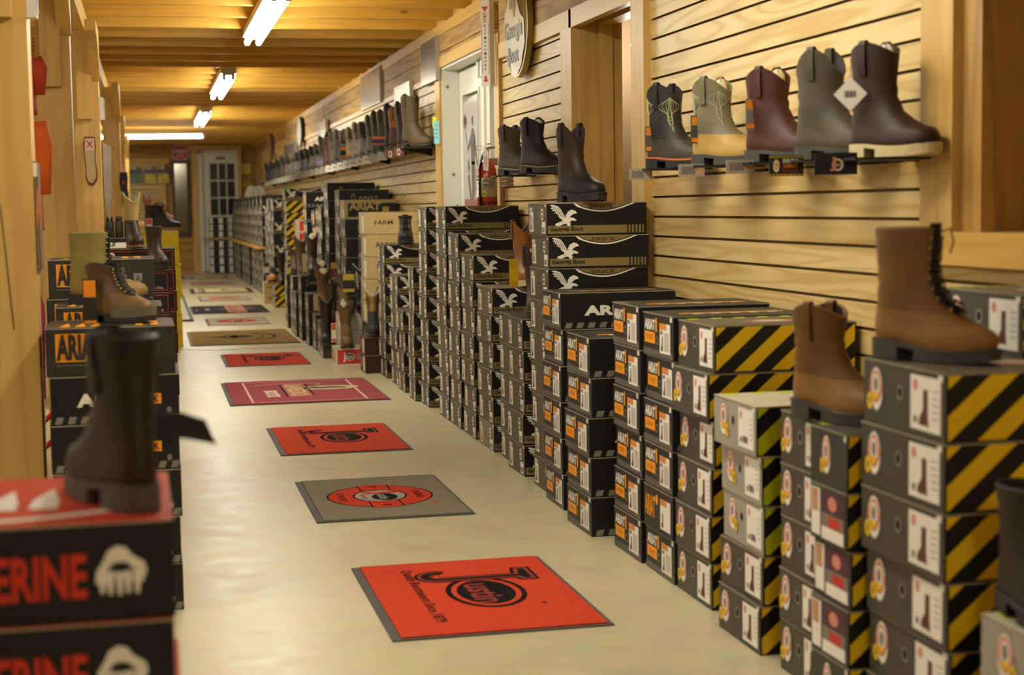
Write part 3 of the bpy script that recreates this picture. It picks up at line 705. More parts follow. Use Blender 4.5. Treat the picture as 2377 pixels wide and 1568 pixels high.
# --- right-hand row, nearest first
stack(R('badge', 6), 1.46, 2.72, .37, .134, 'in the stack nearest the camera', 'hazard striped box stacks', jit=.012)
stack(['badge_small']+['badge_card']*3+['badge_small'], 1.435, 3.11, .20, .127, 'wedged beside the nearest striped stack', 'hazard striped box stacks', L=.40)
stack(R('badge', 5), 1.465, 3.32, .25, .127, 'under the short tan pull-on boot', 'hazard striped box stacks')
stack(['badge', 'badge', 'badge_white', 'badge_white', 'badge_white'], 1.455, 3.67, .30, .1255, 'in the stack capped with grey boxes', 'hazard striped box stacks', jit=.01)
stack(R('badge', 6), 1.492, 4.12, .30, .1325, 'just beyond the grey-capped stack', 'hazard striped box stacks', jit=.01)
stack(['work', 'work_alt', 'work', 'work', 'work', 'work'], 1.488, 4.43, .29, .1335, 'touching the striped stacks', 'orange block box stacks')
stack(R('work', 6), 1.482, 4.74, .30, .1355, 'second stack beyond the striped ones', 'orange block box stacks')
stack(R('work', 5), 1.44, 5.17, .32, .1365, 'in the low jutting stack', 'orange block box stacks')
stack(R('work', 6), 1.47, 5.66, .29, .135, 'in the orange-block stack nearest the eagle boxes', 'orange block box stacks')
stack(R('eagle', 9), 1.50, 5.97, .30, .1268, 'in tall stack under black pull-on boot', 'eagle logo box stacks', L=.415)
stack(R('eagle', 5), 1.50, 6.42, .30, .1325, 'in low stack under the dark leaning boot', 'eagle logo box stacks')
stack(R('eagle', 5), 1.53, 6.73, .29, .132, 'in the set-back low stack', 'eagle logo box stacks')
stack(['worn']+R('eagle', 4)+['eagle_old'], 1.52, 7.12, .33, .1265, 'in stack under the light brown boot', 'eagle logo box stacks')
stack(R('eagle', 7), 1.52, 7.53, .32, .1285, 'in the seven-high stack', 'eagle logo box stacks')
stack(R('eagle', 8), 1.52, 7.91, .31, .1245, 'in the eight-high stack', 'eagle logo box stacks')
stack(R('eagle', 9), 1.52, 8.25, .30, .1262, 'in nine-high stack before the white door', 'eagle logo box stacks')
stack(R('eagle', 9), 1.515, 8.84, .27, .1262, 'in nine-high stack further left', 'eagle logo box stacks')
stack(R('eagle', 6), 1.49, 9.15, .22, .131, 'in the narrow stack left of the nine-high ones', 'eagle logo box stacks')
stack(R('eagle', 4), 1.50, 9.60, .27, .126, 'in the four-high stack', 'eagle logo box stacks')
stack(R('eagle', 6), 1.515, 9.96, .33, .1175, 'in the six-high stack beside the four-high', 'eagle logo box stacks')
stack(R('eagle', 7), 1.515, 10.46, .32, .1272, 'in the last stack before the western boots', 'eagle logo box stacks')
stack(R('leather', 2), 1.42, 10.82, .30, .125, 'under the black-footed western boot', 'leather print boxes', L=.34)
stack(R('plainblack', 2)+R('farm', 5), 1.50, 11.28, .34, .158, 'in the wood-print stack', 'wood print boxes', L=.40)
stack(R('bluelabel', 7), 1.61, 11.66, .32, .155, 'left of the wood-print stack', 'white and blue boxes')
stack(R('bluelabel', 6), 1.58, 12.03, .32, .155, 'behind the black stitched western boot', 'white and blue boxes')
stack(R('plainblack', 7)+['tan'], 1.50, 12.44, .34, .150, 'in the khaki-lettered stack', 'khaki lettered boxes', L=.415)
stack(R('plainblack', 9), 1.50, 12.84, .33, .1425, 'directly behind the khaki-framed box', 'khaki lettered boxes', L=.415)
stack(R('plainblack', 9), 1.50, 13.66, .33, .1505, 'in the tallest khaki-lettered stack', 'khaki lettered boxes', L=.42)
stack(R('plain', 4), 1.50, 13.22, .34, .146, 'in the grey-brown stack behind the boots', 'grey brown boxes')
stack(R('plain', 8), 1.48, 14.05, .30, .145, 'in grey-brown stack left of the tallest', 'grey brown boxes')
stack(R('work', 8), 1.50, 14.42, .32, .142, 'in first far orange-block stack', 'far orange block boxes')
stack(R('work', 8), 1.50, 14.80, .32, .14, 'in second far orange-block stack', 'far orange block boxes', far=True)
stack(R('work', 9), 1.50, 15.58, .33, .1447, 'in tallest far orange-block stack', 'far orange block boxes', L=.42)
stack(R('work', 7), 1.46, 15.2, .33, .145, 'in third far orange-block stack', 'far orange block boxes', far=True)
stack(R('redlabel', 8), 1.50, 16.6, .33, .128, 'in front of the far striped column', 'red panel boxes', L=.42)
stack(R('badge', 9)+['eagle'], 1.50, 17.95, .34, .1365, 'in the far yellow-striped column', 'far striped boxes', L=.42)
# low display stacks on the aisle side
stack(R('justin', 1), 1.285, 11.42, .28, .13, 'on the floor under the brown western boot', 'red and white boxes', L=.215)
for i, (yy, xx, nn, kd, hh, ll) in enumerate(((11.74, 1.36, 3, 'whiteplain', .12, .23), (12.055, 1.26, 1, 'plain', .103, .2), (12.38, 1.28, 2, 'plainblack', .13, .2), (12.76, 1.28, 2, 'plainblack', .144, .2),
        (13.22, 1.27, 3, 'plainblack', .144, .21), (13.75, 1.26, 4, 'plainblack', .141, .21), (14.16, 1.25, 3, 'plainblack', .135, .2), (14.56, 1.26, 4, 'plain', .1315, .2), (15.3, 1.27, 4, 'camo', .13, .17))):
    stack(R(kd, nn), xx, yy, .30, hh, 'in %s low display stack past the red box' % NTH[i], 'low display stacks', L=ll-.005, jit=.002)
stack(R('badge', 2), 1.40, 18.6, .33, .129, 'in the low far striped stack', 'far striped boxes', L=.40)
stack(R('farm', 2), 1.33, 19.4, .25, .13, 'under the small orange-brown shoe', 'wood print boxes', L=.2)
# far row
fr_y = 19.75; k = 0
for hh, cnt, kd in ((.140, 9, 'eagle'), (.140, 8, 'eagle'), (.142, 9, 'eagle'), (.135, 8, 'eagle')):
    stack([('eagle', 'plainblack')[(q_+k) % 2] for q_ in range(cnt-1)]+['eagle'], 1.49, fr_y, .34, hh, '', '', L=.42, far=True); fr_y += .36; k += 1
# long plank shelf in the far corner with boxes under and over it
r_ = empty('plank_shelf', (1.40, 25.4, 0)); tag(r_, 'long low plank shelf holding boxes by the far door', 'shelf')
mb = MB(); mb.box(-.02, .52, -4.1, 4.4, .615, .64, oakY); mb.box(-.45, .52, 3.9, 4.4, .615, .64, oakX); mb.build('shelf_board', r_)
for yy in (-4.05, -1.3, 1.4, 3.86):
    mb = MB(); mb.box(.2, .24, yy, yy+.035, 0, .614, oakZ); mb.build('leg', r_)
k = 0
yy = 21.42
while yy < 28.9:
    if not any(abs(yy+.18-q) < .21 for q in (21.37, 24.1, 26.82)):
        n_ = (4, 4, 4)[k % 3]
        stack(R('plainblack' if k % 2 else 'eagle', n_), 1.47, yy, .33, .148, '', '', L=.40, jit=.003, far=True)
    stack([('plainblack', 'eagle')[(q_+k) % 2] for q_ in range((5, 4, 5, 4)[k % 4])], 1.47, yy, .33, .138, '', '', L=.40, z0=.641, jit=.003, far=True)
    yy += .42; k += 1
for i, xx in enumerate((1.06, 1.40)):
    stack(R('stripes_bw', 4), xx, 29.33, .3, .15, '', '', L=.33, jit=.003, far=True)
    stack(R('stripes_bw', 3), xx, 29.33, .3, .125, '', '', L=.33, z0=.641, jit=.003, far=True)
tag(FAR.build('boot_box_pile'), 'far stacks of small boot boxes running to the far white door', 'boxes', None, 'stuff')

# box leaning out on top of the nearest stack, and the corner box at the bottom right
place_box('badge', .19, .33, .13, 1.725, 2.92, .8055, 0, 'dark badge box set back by the wall on the nearest stack', 'hazard striped box stacks')
for i in range(3): place_box('badge_white', .42, .35, .128, 1.44, 2.215, i*.129+.0006, 0, '%s pale badge box at the lower right corner of the photo' % ['bottom', 'middle', 'top'][i], 'corner boxes')

# --- left-hand row
stack(R('claw', 5), -.402, 2.25, .42, .1403, 'in the red-topped stack nearest the camera', 'claw logo boxes', L=.435)
stack(R('work', 5)+['orangetext'], -.285, 4.55, .33, .1355, 'in stack under the brown lace-up work boot', 'left dark boxes', L=.36)
stack(R('work', 5)+['orangetext'], -.30, 5.30, .30, .138, 'under the tan lace-up boot', 'left dark boxes', L=.345, lo=4)
stack(R('work', 5)+['orangetext']*2, -.355, 5.82, .33, .138, 'behind the tan lace-up boot', 'left dark boxes', L=.376, lo=5)
r_ = empty('plinth', (-.12, 5.28, 0)); tag(r_, 'low dark stepped plinth under the left dark boxes', 'plinth'); mb = MB(); mb.box(-.17, .15, .03, .32, 0, .551, RUBX := mat('plinth_black', '1c1a18', .7)); mb.build('front_step', r_); mb = MB(); mb.box(-.17, .13, .56, .85, 0, .689, RUBX); mb.build('rear_step', r_)
stack(R('outline', 6), -.252, 9.60, .30, .131, 'in the nearer red-outlined stack', 'red outlined boxes', L=.37, jit=.003)
stack(R('outline', 7), -.30, 10.0, .32, .1295, 'in the farther red-outlined stack', 'red outlined boxes', L=.465)
stack(R('sunny', 7), -.25, 13.5, .34, .138, 'in the bright yellow stack', 'bright yellow boxes', L=.51, jit=.01)
stack(R('blackplain', 7), -.50, 11.9, .33, .135, 'beside the post left of the yellow boxes', 'black sticker boxes', L=.40, jit=.003, lo=4)
r_ = empty('plinth', (-.30, 11.92, 0)); tag(r_, 'dark plinth under the black boxes behind the red-outlined ones', 'plinth'); mb = MB(); mb.box(-.18, .17, .0, .3, 0, .539, RUBX); mb.build('block', r_)
# ------------------------------------------------------------------ boots
def leather(name, c, rough=.55, coat=.0):
    if name in MC: return MC[name]
    l = lin(c); k = .62; s_ = [(12.92*v*k if v*k <= .0031308 else 1.055*(v*k)**(1/2.4)-.055) for v in l[:3]]
    return mat(name, s_, rough, var=.26, scale=11, bump=.3, coat=coat, spec=.38)
RUB = mat('black_rubber', '1d1c1b', .6, var=.1)
RUBG = mat('grey_rubber', '3c3a36', .6, var=.1)
def cr(a, b, c, d, t):
    return .5*((2*b)+(-a+c)*t+(2*a-5*b+4*c-d)*t*t+(-a+3*b-3*c+d)*t**3)
def slices(H, style):
    if style == 'western':
        f = [(.016,-.083,.205,.043),(.035,-.087,.207,.046),(.052,-.088,.200,.045),(.066,-.087,.180,.043),(.080,-.085,.145,.041),(.095,-.083,.105,.039),(.115,-.081,.078,.037),(.14,-.079,.060,.038)]
        w0 = .056
    elif style == 'shoe':
        f = [(.018,-.085,.195,.046),(.035,-.088,.198,.050),(.055,-.088,.192,.049),(.070,-.087,.165,.045),(.082,-.085,.11,.041),(.09,-.082,.07,.038)]
        return f, len(f)-1
    else:
        f = [(.020,-.085,.200,.047),(.036,-.089,.206,.052),(.052,-.090,.204,.051),(.068,-.089,.190,.048),(.080,-.088,.160,.045),(.092,-.087,.120,.042),(.110,-.085,.086,.040),(.15,-.083,.064,.041)]
        w0 = .049
    k = len(f)-1; z = .15
    for t in (.25, .5, .75, 1.): 
        zz = z+(H-z)*t; f.append((zz, -.081-.008*t, .056+.010*t, .040+(w0-.040)*t))
    if style == 'work': k -= 2
    return f, k
def mkboot(H=.28, style='work', upper='3a1f17', shaft=None, sole=None, heel=.012, scallop=.035, lace=False, strap=True,
           lining='2a211a', paper_top=False, welt=None, stitch=None, lacecol='2a1c12', toe='round', hangtag=None, collar=None, grey_toe=None):
    r = empty('boot'); N = 30
    um = leather('leather_'+upper, upper); sm = leather('leather_'+(shaft or upper), shaft or upper)
    sl = sole or RUB
    F, kf = slices(H, style)
    # refine slices
    Z = []
    for i in range(len(F)-1):
        p = [F[max(i-1, 0)], F[i], F[i+1], F[min(i+2, len(F)-1)]]
        for t in (0, .5): Z.append(tuple(cr(p[0][j], p[1][j], p[2][j], p[3][j], t) for j in range(4)))
    Z.append(F[-1])
    def dz(x): 
        t = min(1, max(0, (.075-x)/.10)); t = t*t*(3-2*t)
        sp = max(0, (x-.13)/.08); return heel*t+.008*sp*sp
    def pt(z, xb, xf, w, a, foot):
        c, s = math.cos(a), math.sin(a)
        cx, A = (xb+xf)/2, (xf-xb)/2
        ex = 1-.22*foot
        X = cx+A*math.copysign(abs(c)**ex, c)
        wf = 1.
        if foot > 0:
            xn = (X-xb)/(xf-xb)
            base = .80+.20*min(1, max(0, (xn-.25)/.35))
            if toe == 'pointed': base *= 1-.42*max(0, (xn-.62)/.38)**1.4
            wf = 1+foot*(base-1)
        Y_ = w*wf*math.copysign(abs(s)**ex, s)
        return X, Y_
    zt = .15
    def ringat(S_, k):
        z, xb, xf, w = S_
        foot = min(1, max(0, (.125-z)/.06))
        out = []
        for i in range(N):
            a = 2*PI*i/N; X, Y_ = pt(z, xb, xf, w, a, foot)
            zz = z+dz(X)*(1 if z < .1 else max(.0, 1))
            if z >= .1: zz = z+heel
            if .095 < z < .21: q_ = math.sin(PI*(z-.095)/.115); X += .0028*q_*math.sin(z*190+2*math.cos(a)); Y_ *= 1+.03*q_*math.sin(z*150+a*2)
            if .08 < z < .1: zz = z+dz(X)+(heel-dz(X))*(z-.08)/.02
            if z > H-.09 and scallop:
                q = ((z-(H-.09))/.09)**1.5; zz -= q*scallop*(1-abs(math.sin(a))**1.6)
            out.append((X, Y_, zz))
        return out
    rings = [ringat(s_, i) for i, s_ in enumerate(Z)]
    ks = kf*2
    mb = MB(); mb.loft(rings[:ks+1], um, cap0=True, cap1=(style == 'shoe')); mb.build('vamp', r)
    top = rings[-1]
    if style != 'shoe':
        mb = MB(); mb.loft(rings[ks:], sm); mb.build('shaft', r)
        rim = []
        for (f_, d) in ((1., 0), (.93, .004), (.86, 0), (.82, -.05), (.8, -.09)):
            cx = sum(p[0] for p in top)/N
            rim.append([(cx+(p[0]-cx)*f_, p[1]*f_, p[2]+d) for p in top])
        lm = leather('leather_'+(collar or lining), collar or lining)
        mb = MB(); mb.loft(rim[:3], lm if collar else sm); mb.build('collar', r)
        mb = MB(); mb.loft(rim[2:], leather('leather_'+lining, lining), cap1=True); lin_o = mb.build('lining', r)
        if paper_top:
            mb = MB(); cx = sum(p[0] for p in top)/N
            for (ox, oy, rr) in ((-.03, .0, .034), (.028, .012, .030)):
                z0 = H+heel-.03; rg = []
                for t in range(7):
                    a = PI/2*t/6; rg.append([(cx+ox+rr*math.cos(a)*math.cos(2*PI*j/12)*(1+.12*math.sin(3*j)), oy+rr*math.cos(a)*math.sin(2*PI*j/12), z0-.05+(.075)*math.sin(a)+(.008*math.sin(j*2.1) if t > 2 else 0)) for j in range(12)])
                mb.loft(rg, paper if paper_top == 'white' else cream)
            mb.build('stuffing_paper', lin_o)
    # sole
    def outline(sc, x0=None, x1=None):
        z, xb, xf, w = Z[1]; P = []
        for i in range(N):
            X, Y_ = pt(.03, xb, xf, w, 2*PI*i/N, 1.)
            cx = (xb+xf)/2; X = cx+(X-cx)*(1+sc*.6); Y_ *= 1+sc
            P.append((X, Y_))
        return P
    def slab(mb, P, zb, ztp, m):
        n_ = len(P); mb.add([(x, y_, zb(x)) for x, y_ in P]+[(x, y_, ztp(x)) for x, y_ in P], [list(range(n_))[::-1], list(range(n_, 2*n_))]+[(i, (i+1) % n_, (i+1) % n_+n_, i+n_) for i in range(n_)], m)
    tg = .004 if style == 'western' else .017
    th = .012 if style == 'western' else .011
    O = outline(.11)
    mb = MB(); slab(mb, O, lambda x: tg+dz(x), lambda x: tg+th+dz(x)-.002, sl)
    fp = clip(O, .035, -1, 1, 1); slab(mb, fp, lambda x: max(0., (dz(x) if x > .1 else 0)), lambda x: tg+dz(x)+.001, sl); sole_o = mb.build('sole', r)
    mb = MB(); hp = clip(O, -1, -1, -.012, 1); slab(mb, [(x*1., y_) for x, y_ in hp], lambda x: 0., lambda x: tg+dz(x)+.001, sl); mb.build('heel', r)
    if welt:
        mb = MB(); O2 = outline(.14); slab(mb, O2, lambda x: tg+th+dz(x)-.004, lambda x: tg+th+dz(x)+.001, mat('welt_'+welt, welt, .6, var=.05)); mb.build('welt', sole_o)
    if grey_toe:
        mb = MB(); O3 = clip(outline(.13), .07, -1, 1, 1); slab(mb, O3, lambda x: tg+dz(x), lambda x: tg+.030+dz(x), mat('toe_'+grey_toe, grey_toe, .6)); mb.build('toe_bumper', sole_o)
    if style != 'shoe' and strap:
        for s in (-1, 1):
            cx = (Z[-1][1]+Z[-1][2])/2; w = Z[-1][3]; zt_ = H+heel
            path = [(w+.001, zt_-.085), (w+.004, zt_-.05), (w+.004, zt_+.0), (w+.002, zt_+.007), (w-.006, zt_+.010), (w-.013, zt_+.004), (w-.012, zt_-.04)]
            vs = []; 
            for j, (y_, z_) in enumerate(path):
                for dx in (-.011, .011): vs.append((cx+dx, s*y_, z_))
                for dx in (-.011, .011): vs.append((cx+dx, s*(y_-.0035), z_-.001))
            fs = []
            for j in range(len(path)-1):
                b0 = 4*j; fs += [(b0, b0+1, b0+5, b0+4), (b0+2, b0+6, b0+7, b0+3), (b0, b0+4, b0+6, b0+2), (b0+1, b0+3, b0+7, b0+5)]
            mb = MB(); mb.add(vs, fs, sm); mb.build('pull_strap', r)
    def srf(th_, z):      # point on the shaft surface
        z = min(max(z, F[kf][0]), H)
        for i in range(kf, len(F)-1):
            if F[i+1][0] >= z: break
        t = (z-F[i][0])/(F[i+1][0]-F[i][0]); q = [F[i][j]+(F[i+1][j]-F[i][j])*t for j in range(4)]
        cx, A = (q[1]+q[2])/2, (q[2]-q[1])/2
        return (cx+(A+.0012)*math.cos(th_), (q[3]+.0012)*math.sin(th_), z+heel)
    if stitch:
        mb = MB(); stm = mat('stitch_'+stitch, stitch, .6, var=0)
        for c0 in (-.75, .75, PI-.75, PI+.75):
            for kk in range(5):
                for sg in (-1, 1):
                    pts = []
                    for j in range(9):
                        t = j/8; z = .118+(H-.165)*t*(1-.10*kk)+.012*kk
                        pts.append(srf(c0+sg*(.08+.10*kk)*math.sin(PI*t)*(1+.5*math.sin(2*PI*t+kk)), z))
                    mb.tube(pts, .0011, stm, 4, False)
        mb.build('stitching', r)
    if lace:
        zs = [.095+(H-.115)*i/7 for i in range(8)]
        def front(z):
            for i in range(len(F)-1):
                if F[i+1][0] >= z: break
            t = (z-F[i][0])/(F[i+1][0]-F[i][0]); return F[i][2]+(F[i+1][2]-F[i][2])*t, F[i][3]+(F[i+1][3]-F[i][3])*t
        mb = MB(); rg = []
        for z in [.088]+zs[1:]+[H+.012]:
            x, w = front(min(z, H)); x2 = x-.004
            rg.append([(x2-.006, -.019, z+heel), (x2+.006, -.010, z+heel), (x2+.008, 0, z+heel), (x2+.006, .010, z+heel), (x2-.006, .019, z+heel)])
        mb.loft(rg, leather('tongue_'+lacecol, lacecol), closed=False); mb.build('tongue', r)
        lm = mat('lace_'+lacecol, lacecol, .8, var=.1); em = mat('eyelet', 'a89468', .3, .8, var=0)
        mb = MB(); me = MB()
        for i, z in enumerate(zs):
            x, w = front(z); yy = .021; xx = x-.002
            if i < len(zs)-1:
                x2, _ = front(zs[i+1])
                for s in (-1, 1): mb.tube([(xx+.002, s*yy, z+heel), (xx+.013, 0, (z+zs[i+1])/2+heel+.002), (x2, -s*yy, zs[i+1]+heel)], .0022, lm, 5)
            for s in (-1, 1):
                me.lathe([(.0005, -.003), (.0042, -.002), (.0042, .002), (.0005, .003)], em, (0, 0), 8)
                o8 = len(me.v)-32
                for q in range(o8, len(me.v)):
                    vx, vy, vz = me.v[q]; me.v[q] = (xx-.001+vz, s*(yy+.002)+vy, z+heel+vx)
        for s in (-1, 1): x, _ = front(H-.02); mb.tube([(x, 0, H+heel-.01), (x+.018, s*.02, H+heel+.0), (x+.022, s*.028, H+heel-.03), (x+.016, s*.022, H+heel-.055)], .0022, lm, 5)
        lc_ = mb.build('laces', r); me.build('eyelets', lc_)
    return r
def hang(parent_xyz, label, c1='2a2622', c2='f0960c', rz=0., w=.035, h=.09, cat='tag', group=None, text=None, diamond=False, bc=False):
    """a hanging swing tag: cord, card"""
    x, y, z = parent_xyz
    r = empty('swing_tag', (x, y, z), rz); tag(r, label, cat, group)
    mb = MB(); mb.tube([(0, 0, 0), (.002, -.004, -.02), (0, -.003, -.045)], .0012, mat('cord', '3b3228', .8), 4); mb.build('cord', r)
    fr = frame((0, -.003, -.045), (1, 0, 0), (0, 0, 1)); mb = MB()
    m1 = mat('tag_'+c1, c1, .5, var=0); m2 = mat('tag_'+c2, c2, .5, var=0)
    if diamond: P = [(0, .0), (w, -h*.5), (0, -h), (-w, -h*.5)]
    else: P = rect(-w/2, -h, w/2, 0)
    mb.prism(P, fr, -.0012, .0012, m1)
    if not diamond: mb.poly(rect(-w/2+.003, -h*.35, w/2-.003, -.004), fr, m2, .0018); mb.poly(rect(-w/2+.003, -h+.004, w/2-.003, -h*.8), fr, m2, .0018)
    if bc: barcode(mb, fr, -w*.35, -h*.6, w*.7, h*.2, .002)
    if text: mb.text(text, fr, -w*.35, -h*.6, w*.7, h*.14, pwhite, .002)
    mb.build('card', r)
    return r
# where z_base, toe heading (angle of +x toe direction)
BP = {}
def boot(key, x, y, z, heading, label, group, scale=1., **kw):
    if key not in BP:
        o = mkboot(**kw); BP[key] = o; index_kids()
    else: o = copy_tree(BP[key])
    o.location = (x, y, z+.0008); o.rotation_euler = (0, 0, heading); o.scale = (scale,)*3
    return tag(o, label, 'boot', group)
RW = 'boots on the near slatwall shelf'
HD = -PI/2+.52
SH = 1.262
def shelf_clip(x0, x1, y, z, label, w=.10, depth=.18, group='slatwall shoe shelves', m=None):
    r = empty('shoe_shelf', (0, y, z)); tag(r, label, 'shelf', group)
    mb = MB(); mb.box(x0, x1, -w/2, w/2, -.006, 0, m or RUB); mb.build('plate', r)
    mb = MB(); mb.box(x1-.006, x1, -w/2, w/2, -.04, -.006, m or RUB); mb.build('bracket', r)
    return r
nb = [('dark brown western work boot with pale feather stitching', 1.80, 5.42, dict(H=.288, style='work', upper='4b4234', shaft='2c2624', stitch='a8a276', welt='b0653a', scallop=.05)),
      ('tan western work boot with grey stitched shaft', 1.80, 4.93, dict(H=.274, style='work', upper='d3a858', shaft='857c5f', stitch='a39f86', sole=RUBG, scallop=.045, lining='b39b66', paper_top='cream')),
      ('reddish brown plain pull-on boot with orange hang tag', 1.80, 4.45, dict(H=.268, style='work', upper='54281b', sole=RUBG, scallop=.045, paper_top='cream')),
      ('tall grey-brown pull-on boot with deep front dip', 1.80, 4.07, dict(H=.292, style='work', upper='5e5139', shaft='5a523f', sole=RUBG, scallop=.075)),
      ('glossy dark brown pull-on boot with cream wedge sole', 1.80, 3.74, dict(H=.292, style='work', upper='38190f', sole=mat('cream_sole', 'cbb98a', .6, var=.05), scallop=.03, paper_top='white'))]
for i, (lb, x, y, kw) in enumerate(nb):
    o = boot('n%d' % i, x, y, SH-[.006, .010, .014, .019, .024][i], HD if i < 4 else -PI/2+.36, lb, RW, scale=.97 if i < 4 else .93, **kw)
    shelf_clip(1.70, 1.951, y, SH-[.006, .010, .014, .019, .024][i], 'shoe shelf under the %s' % lb.split(' with')[0], w=.16)
# price plates on the shelf lips
def plate(x, y, z, w, h, label, kind):
    r = empty('price_plate', (x, y, z)); r.rotation_euler = (0, 0, -.12); tag(r, label, 'sign', 'plates under the near boots')
    fr = frame((0, 0, 0), (1, 0, 0), (0, 0, 1)); mb = MB()
    if kind == 'slash':
        mb.prism(rect(-w/2, -h, w/2, 0), fr, 0, .003, mat('plate_grey', '9a9084', .4, var=0))
        stripes(mb, fr, -w*.40, -h*.8, w*.12, -h*.2, w*.045, w*.045, .5, mat('plate_slot', '4a4036', .5, var=0), .0035)
        mb.text('20', fr, w*.17, -h*.8, w*.24, h*.62, mat('plate_peach', 'd39a72', .5, var=0), .0035, .03)
    elif kind == 'double':
        mb.prism(rect(-w/2, -h, w/2, 0), fr, 0, .003, black)
        for k in range(12):
            for yy in (-h*.07, -h*.93): mb.poly(circ(-w*.47+w*.94*k/11, yy, .0022, n=8), fr, yellow, .0035)
        badge(mb, fr, -w*.3, -h*.5, w*.09, h*.3, 0, .0035)
        mb.text('DOUBLE', fr, -w*.1, -h*.36, w*.42, h*.2, pwhite, .0035, .03); mb.text('COMFORT', fr, -w*.1, -h*.6, w*.42, h*.18, mat('or2', 'e07a10', .5, var=0), .0035, .03); mb.text('Shop the look', fr, -w*.12, -h*.84, w*.46, h*.16, redink, .0035)
    else:
        mb.prism(rect(-w/2, -h, w/2, 0), fr, 0, .003, black)
        ring(mb, fr, w*.04, -h*.55, w*.09, h*.2, w*.13, h*.28, pwhite, .0035); mb.text('J', fr, -w*.14, -h*.85, w*.14, h*.66, pinkink, .0037, .04)
        mb.text('ustin', fr, -w*.02, -h*.62, w*.14, h*.16, pwhite, .004)
    mb.build('card', r); return r
plate(1.695, 5.40, 1.256, .082, .040, 'small grey slotted price plate beside the corner post', 'slash')
plate(1.695, 4.86, 1.256, .085, .040, 'grey slotted price plate under the tan boot', 'slash')
plate(1.695, 4.43, 1.256, .085, .040, 'grey slotted price plate under reddish brown boot', 'slash')
plate(1.69, 4.07, 1.256, .095, .055, 'black and yellow dotted plate under the tall grey-brown boot', 'double')
plate(1.685, 3.74, 1.252, .11, .055, 'black plate with round white logo under glossy brown boot', 'logo')
hang((1.745, 5.45, 1.45), 'grey and peach swing tag on the feather-stitched boot', '5a5049', 'd9843c', group='swing tags')
hang((1.745, 4.96, 1.46), 'dark swing tag with orange foot on the tan boot', '4a4642', 'e0890c', group='swing tags')
hang((1.745, 4.47, 1.48), 'orange and grey swing tag on reddish brown boot', '7b7772', 'e58a1a', group='swing tags')
hang((1.725, 3.74, 1.485), 'white diamond price tag with barcode on glossy brown boot', 'f4f0e8', 'f4f0e8', w=.042, h=.085, diamond=True, bc=True, rz=-.6, group='swing tags')
# big foreground boots
boot('f1', 1.515, 2.99, .8055, -1.02, 'tall brown lace-up work boot on nearest striped stack', 'foreground boots', scale=.92, H=.27, style='work', upper='a8763c', shaft='8f6430', sole=RUBG, lace=True, lacecol='22150c', strap=False, scallop=0, heel=.02, lining='241a12')
boot('f2', 1.485, 3.36, .6365, -1.12, 'short tan pull-on boot standing between the striped stacks', 'foreground boots', scale=.93, H=.26, style='work', upper='a8783c', shaft='855a26', sole=RUBG, scallop=.03, heel=.02, lining='241a12')
boot('f3', 1.505, 2.51, .3885, -PI/2, 'very dark boot cut off at the lower right corner', 'foreground boots', H=.22, style='work', upper='2a1a14', scallop=0, lace=True, strap=False)
boot('g1', 1.64, 6.12, 1.1425, -PI/2+.30, 'black and brown pull-on boot on tallest eagle-box stack', 'boots on the eagle boxes', H=.29, style='work', upper='211b18', shaft='33211b', scallop=.07, welt='2a2623')
boot('i3', 1.705, 7.28, .7605, -PI/2-.02, 'light brown pull-on boot with cream sole on eagle boxes', 'boots on the eagle boxes', H=.285, style='work', upper='bb7e3a', shaft='a8682e', sole=cream, scallop=.05, lining='2c3a30')
hang((1.625, 7.13, .935), 'yellow swing tag between the light and the dark boot', 'd9b50f', 'c8a30a', w=.042, h=.13, rz=.1, group='swing tags')
boot('h1', 1.60, 6.60, .6635, -PI/2-.1, 'dark brown round-toe boot leaning by the eagle boxes', 'boots on the eagle boxes', H=.28, style='work', upper='35251b', shaft='3a2a20', scallop=.04, paper_top='cream')
boot('j0', 1.68, 10.62, .8915, -PI/2-.15, 'small black lace-up boot in front of wood-print boxes', 'boots on the eagle boxes', H=.17, style='work', upper='1f1c17', shaft='2a251c', lace=True, scallop=0, strap=False, lacecol='14110d')
# middle panel boots
MP = 'boots on the middle slatwall panel'
boot('m1', 1.82, 8.0, 1.288, HD, 'brown creased pull-on boot beside the red extinguisher', MP, scale=.95, H=.25, style='work', upper='4c3a22', shaft='54422a', scallop=.03, welt='8b8578')
boot('m2', 1.82, 7.50, 1.288, HD, 'near-black tall boot with loops on middle panel', MP, scale=.95, H=.26, style='work', upper='241613', shaft='1f1311', scallop=.03, welt='8a7040', paper_top='white')
for y, a in ((8.02, 'brown creased'), (7.52, 'near-black tall')):
    shelf_clip(1.73, 1.951, y, 1.288, 'shoe shelf under the %s boot' % a, w=.14)
for y, a in ((8.05, 'left of the two chrome clip holders on middle panel'), (7.62, 'right of the two chrome clip holders on middle panel')):
    r = empty('clip_holder', (1.70, y-.06, 1.275)); tag(r, a, 'holder', 'chrome clip holders')
    mb = MB()
    for z in (-.004, -.024, -.045): mb.tube([(-.03, 0, z), (.03, 0, z)], .004, chrome, 8)
    mb.build('rods', r); mb = MB(); mb.box(-.03, .03, .004, .008, -.05, .0, steel); mb.build('back_plate', r)
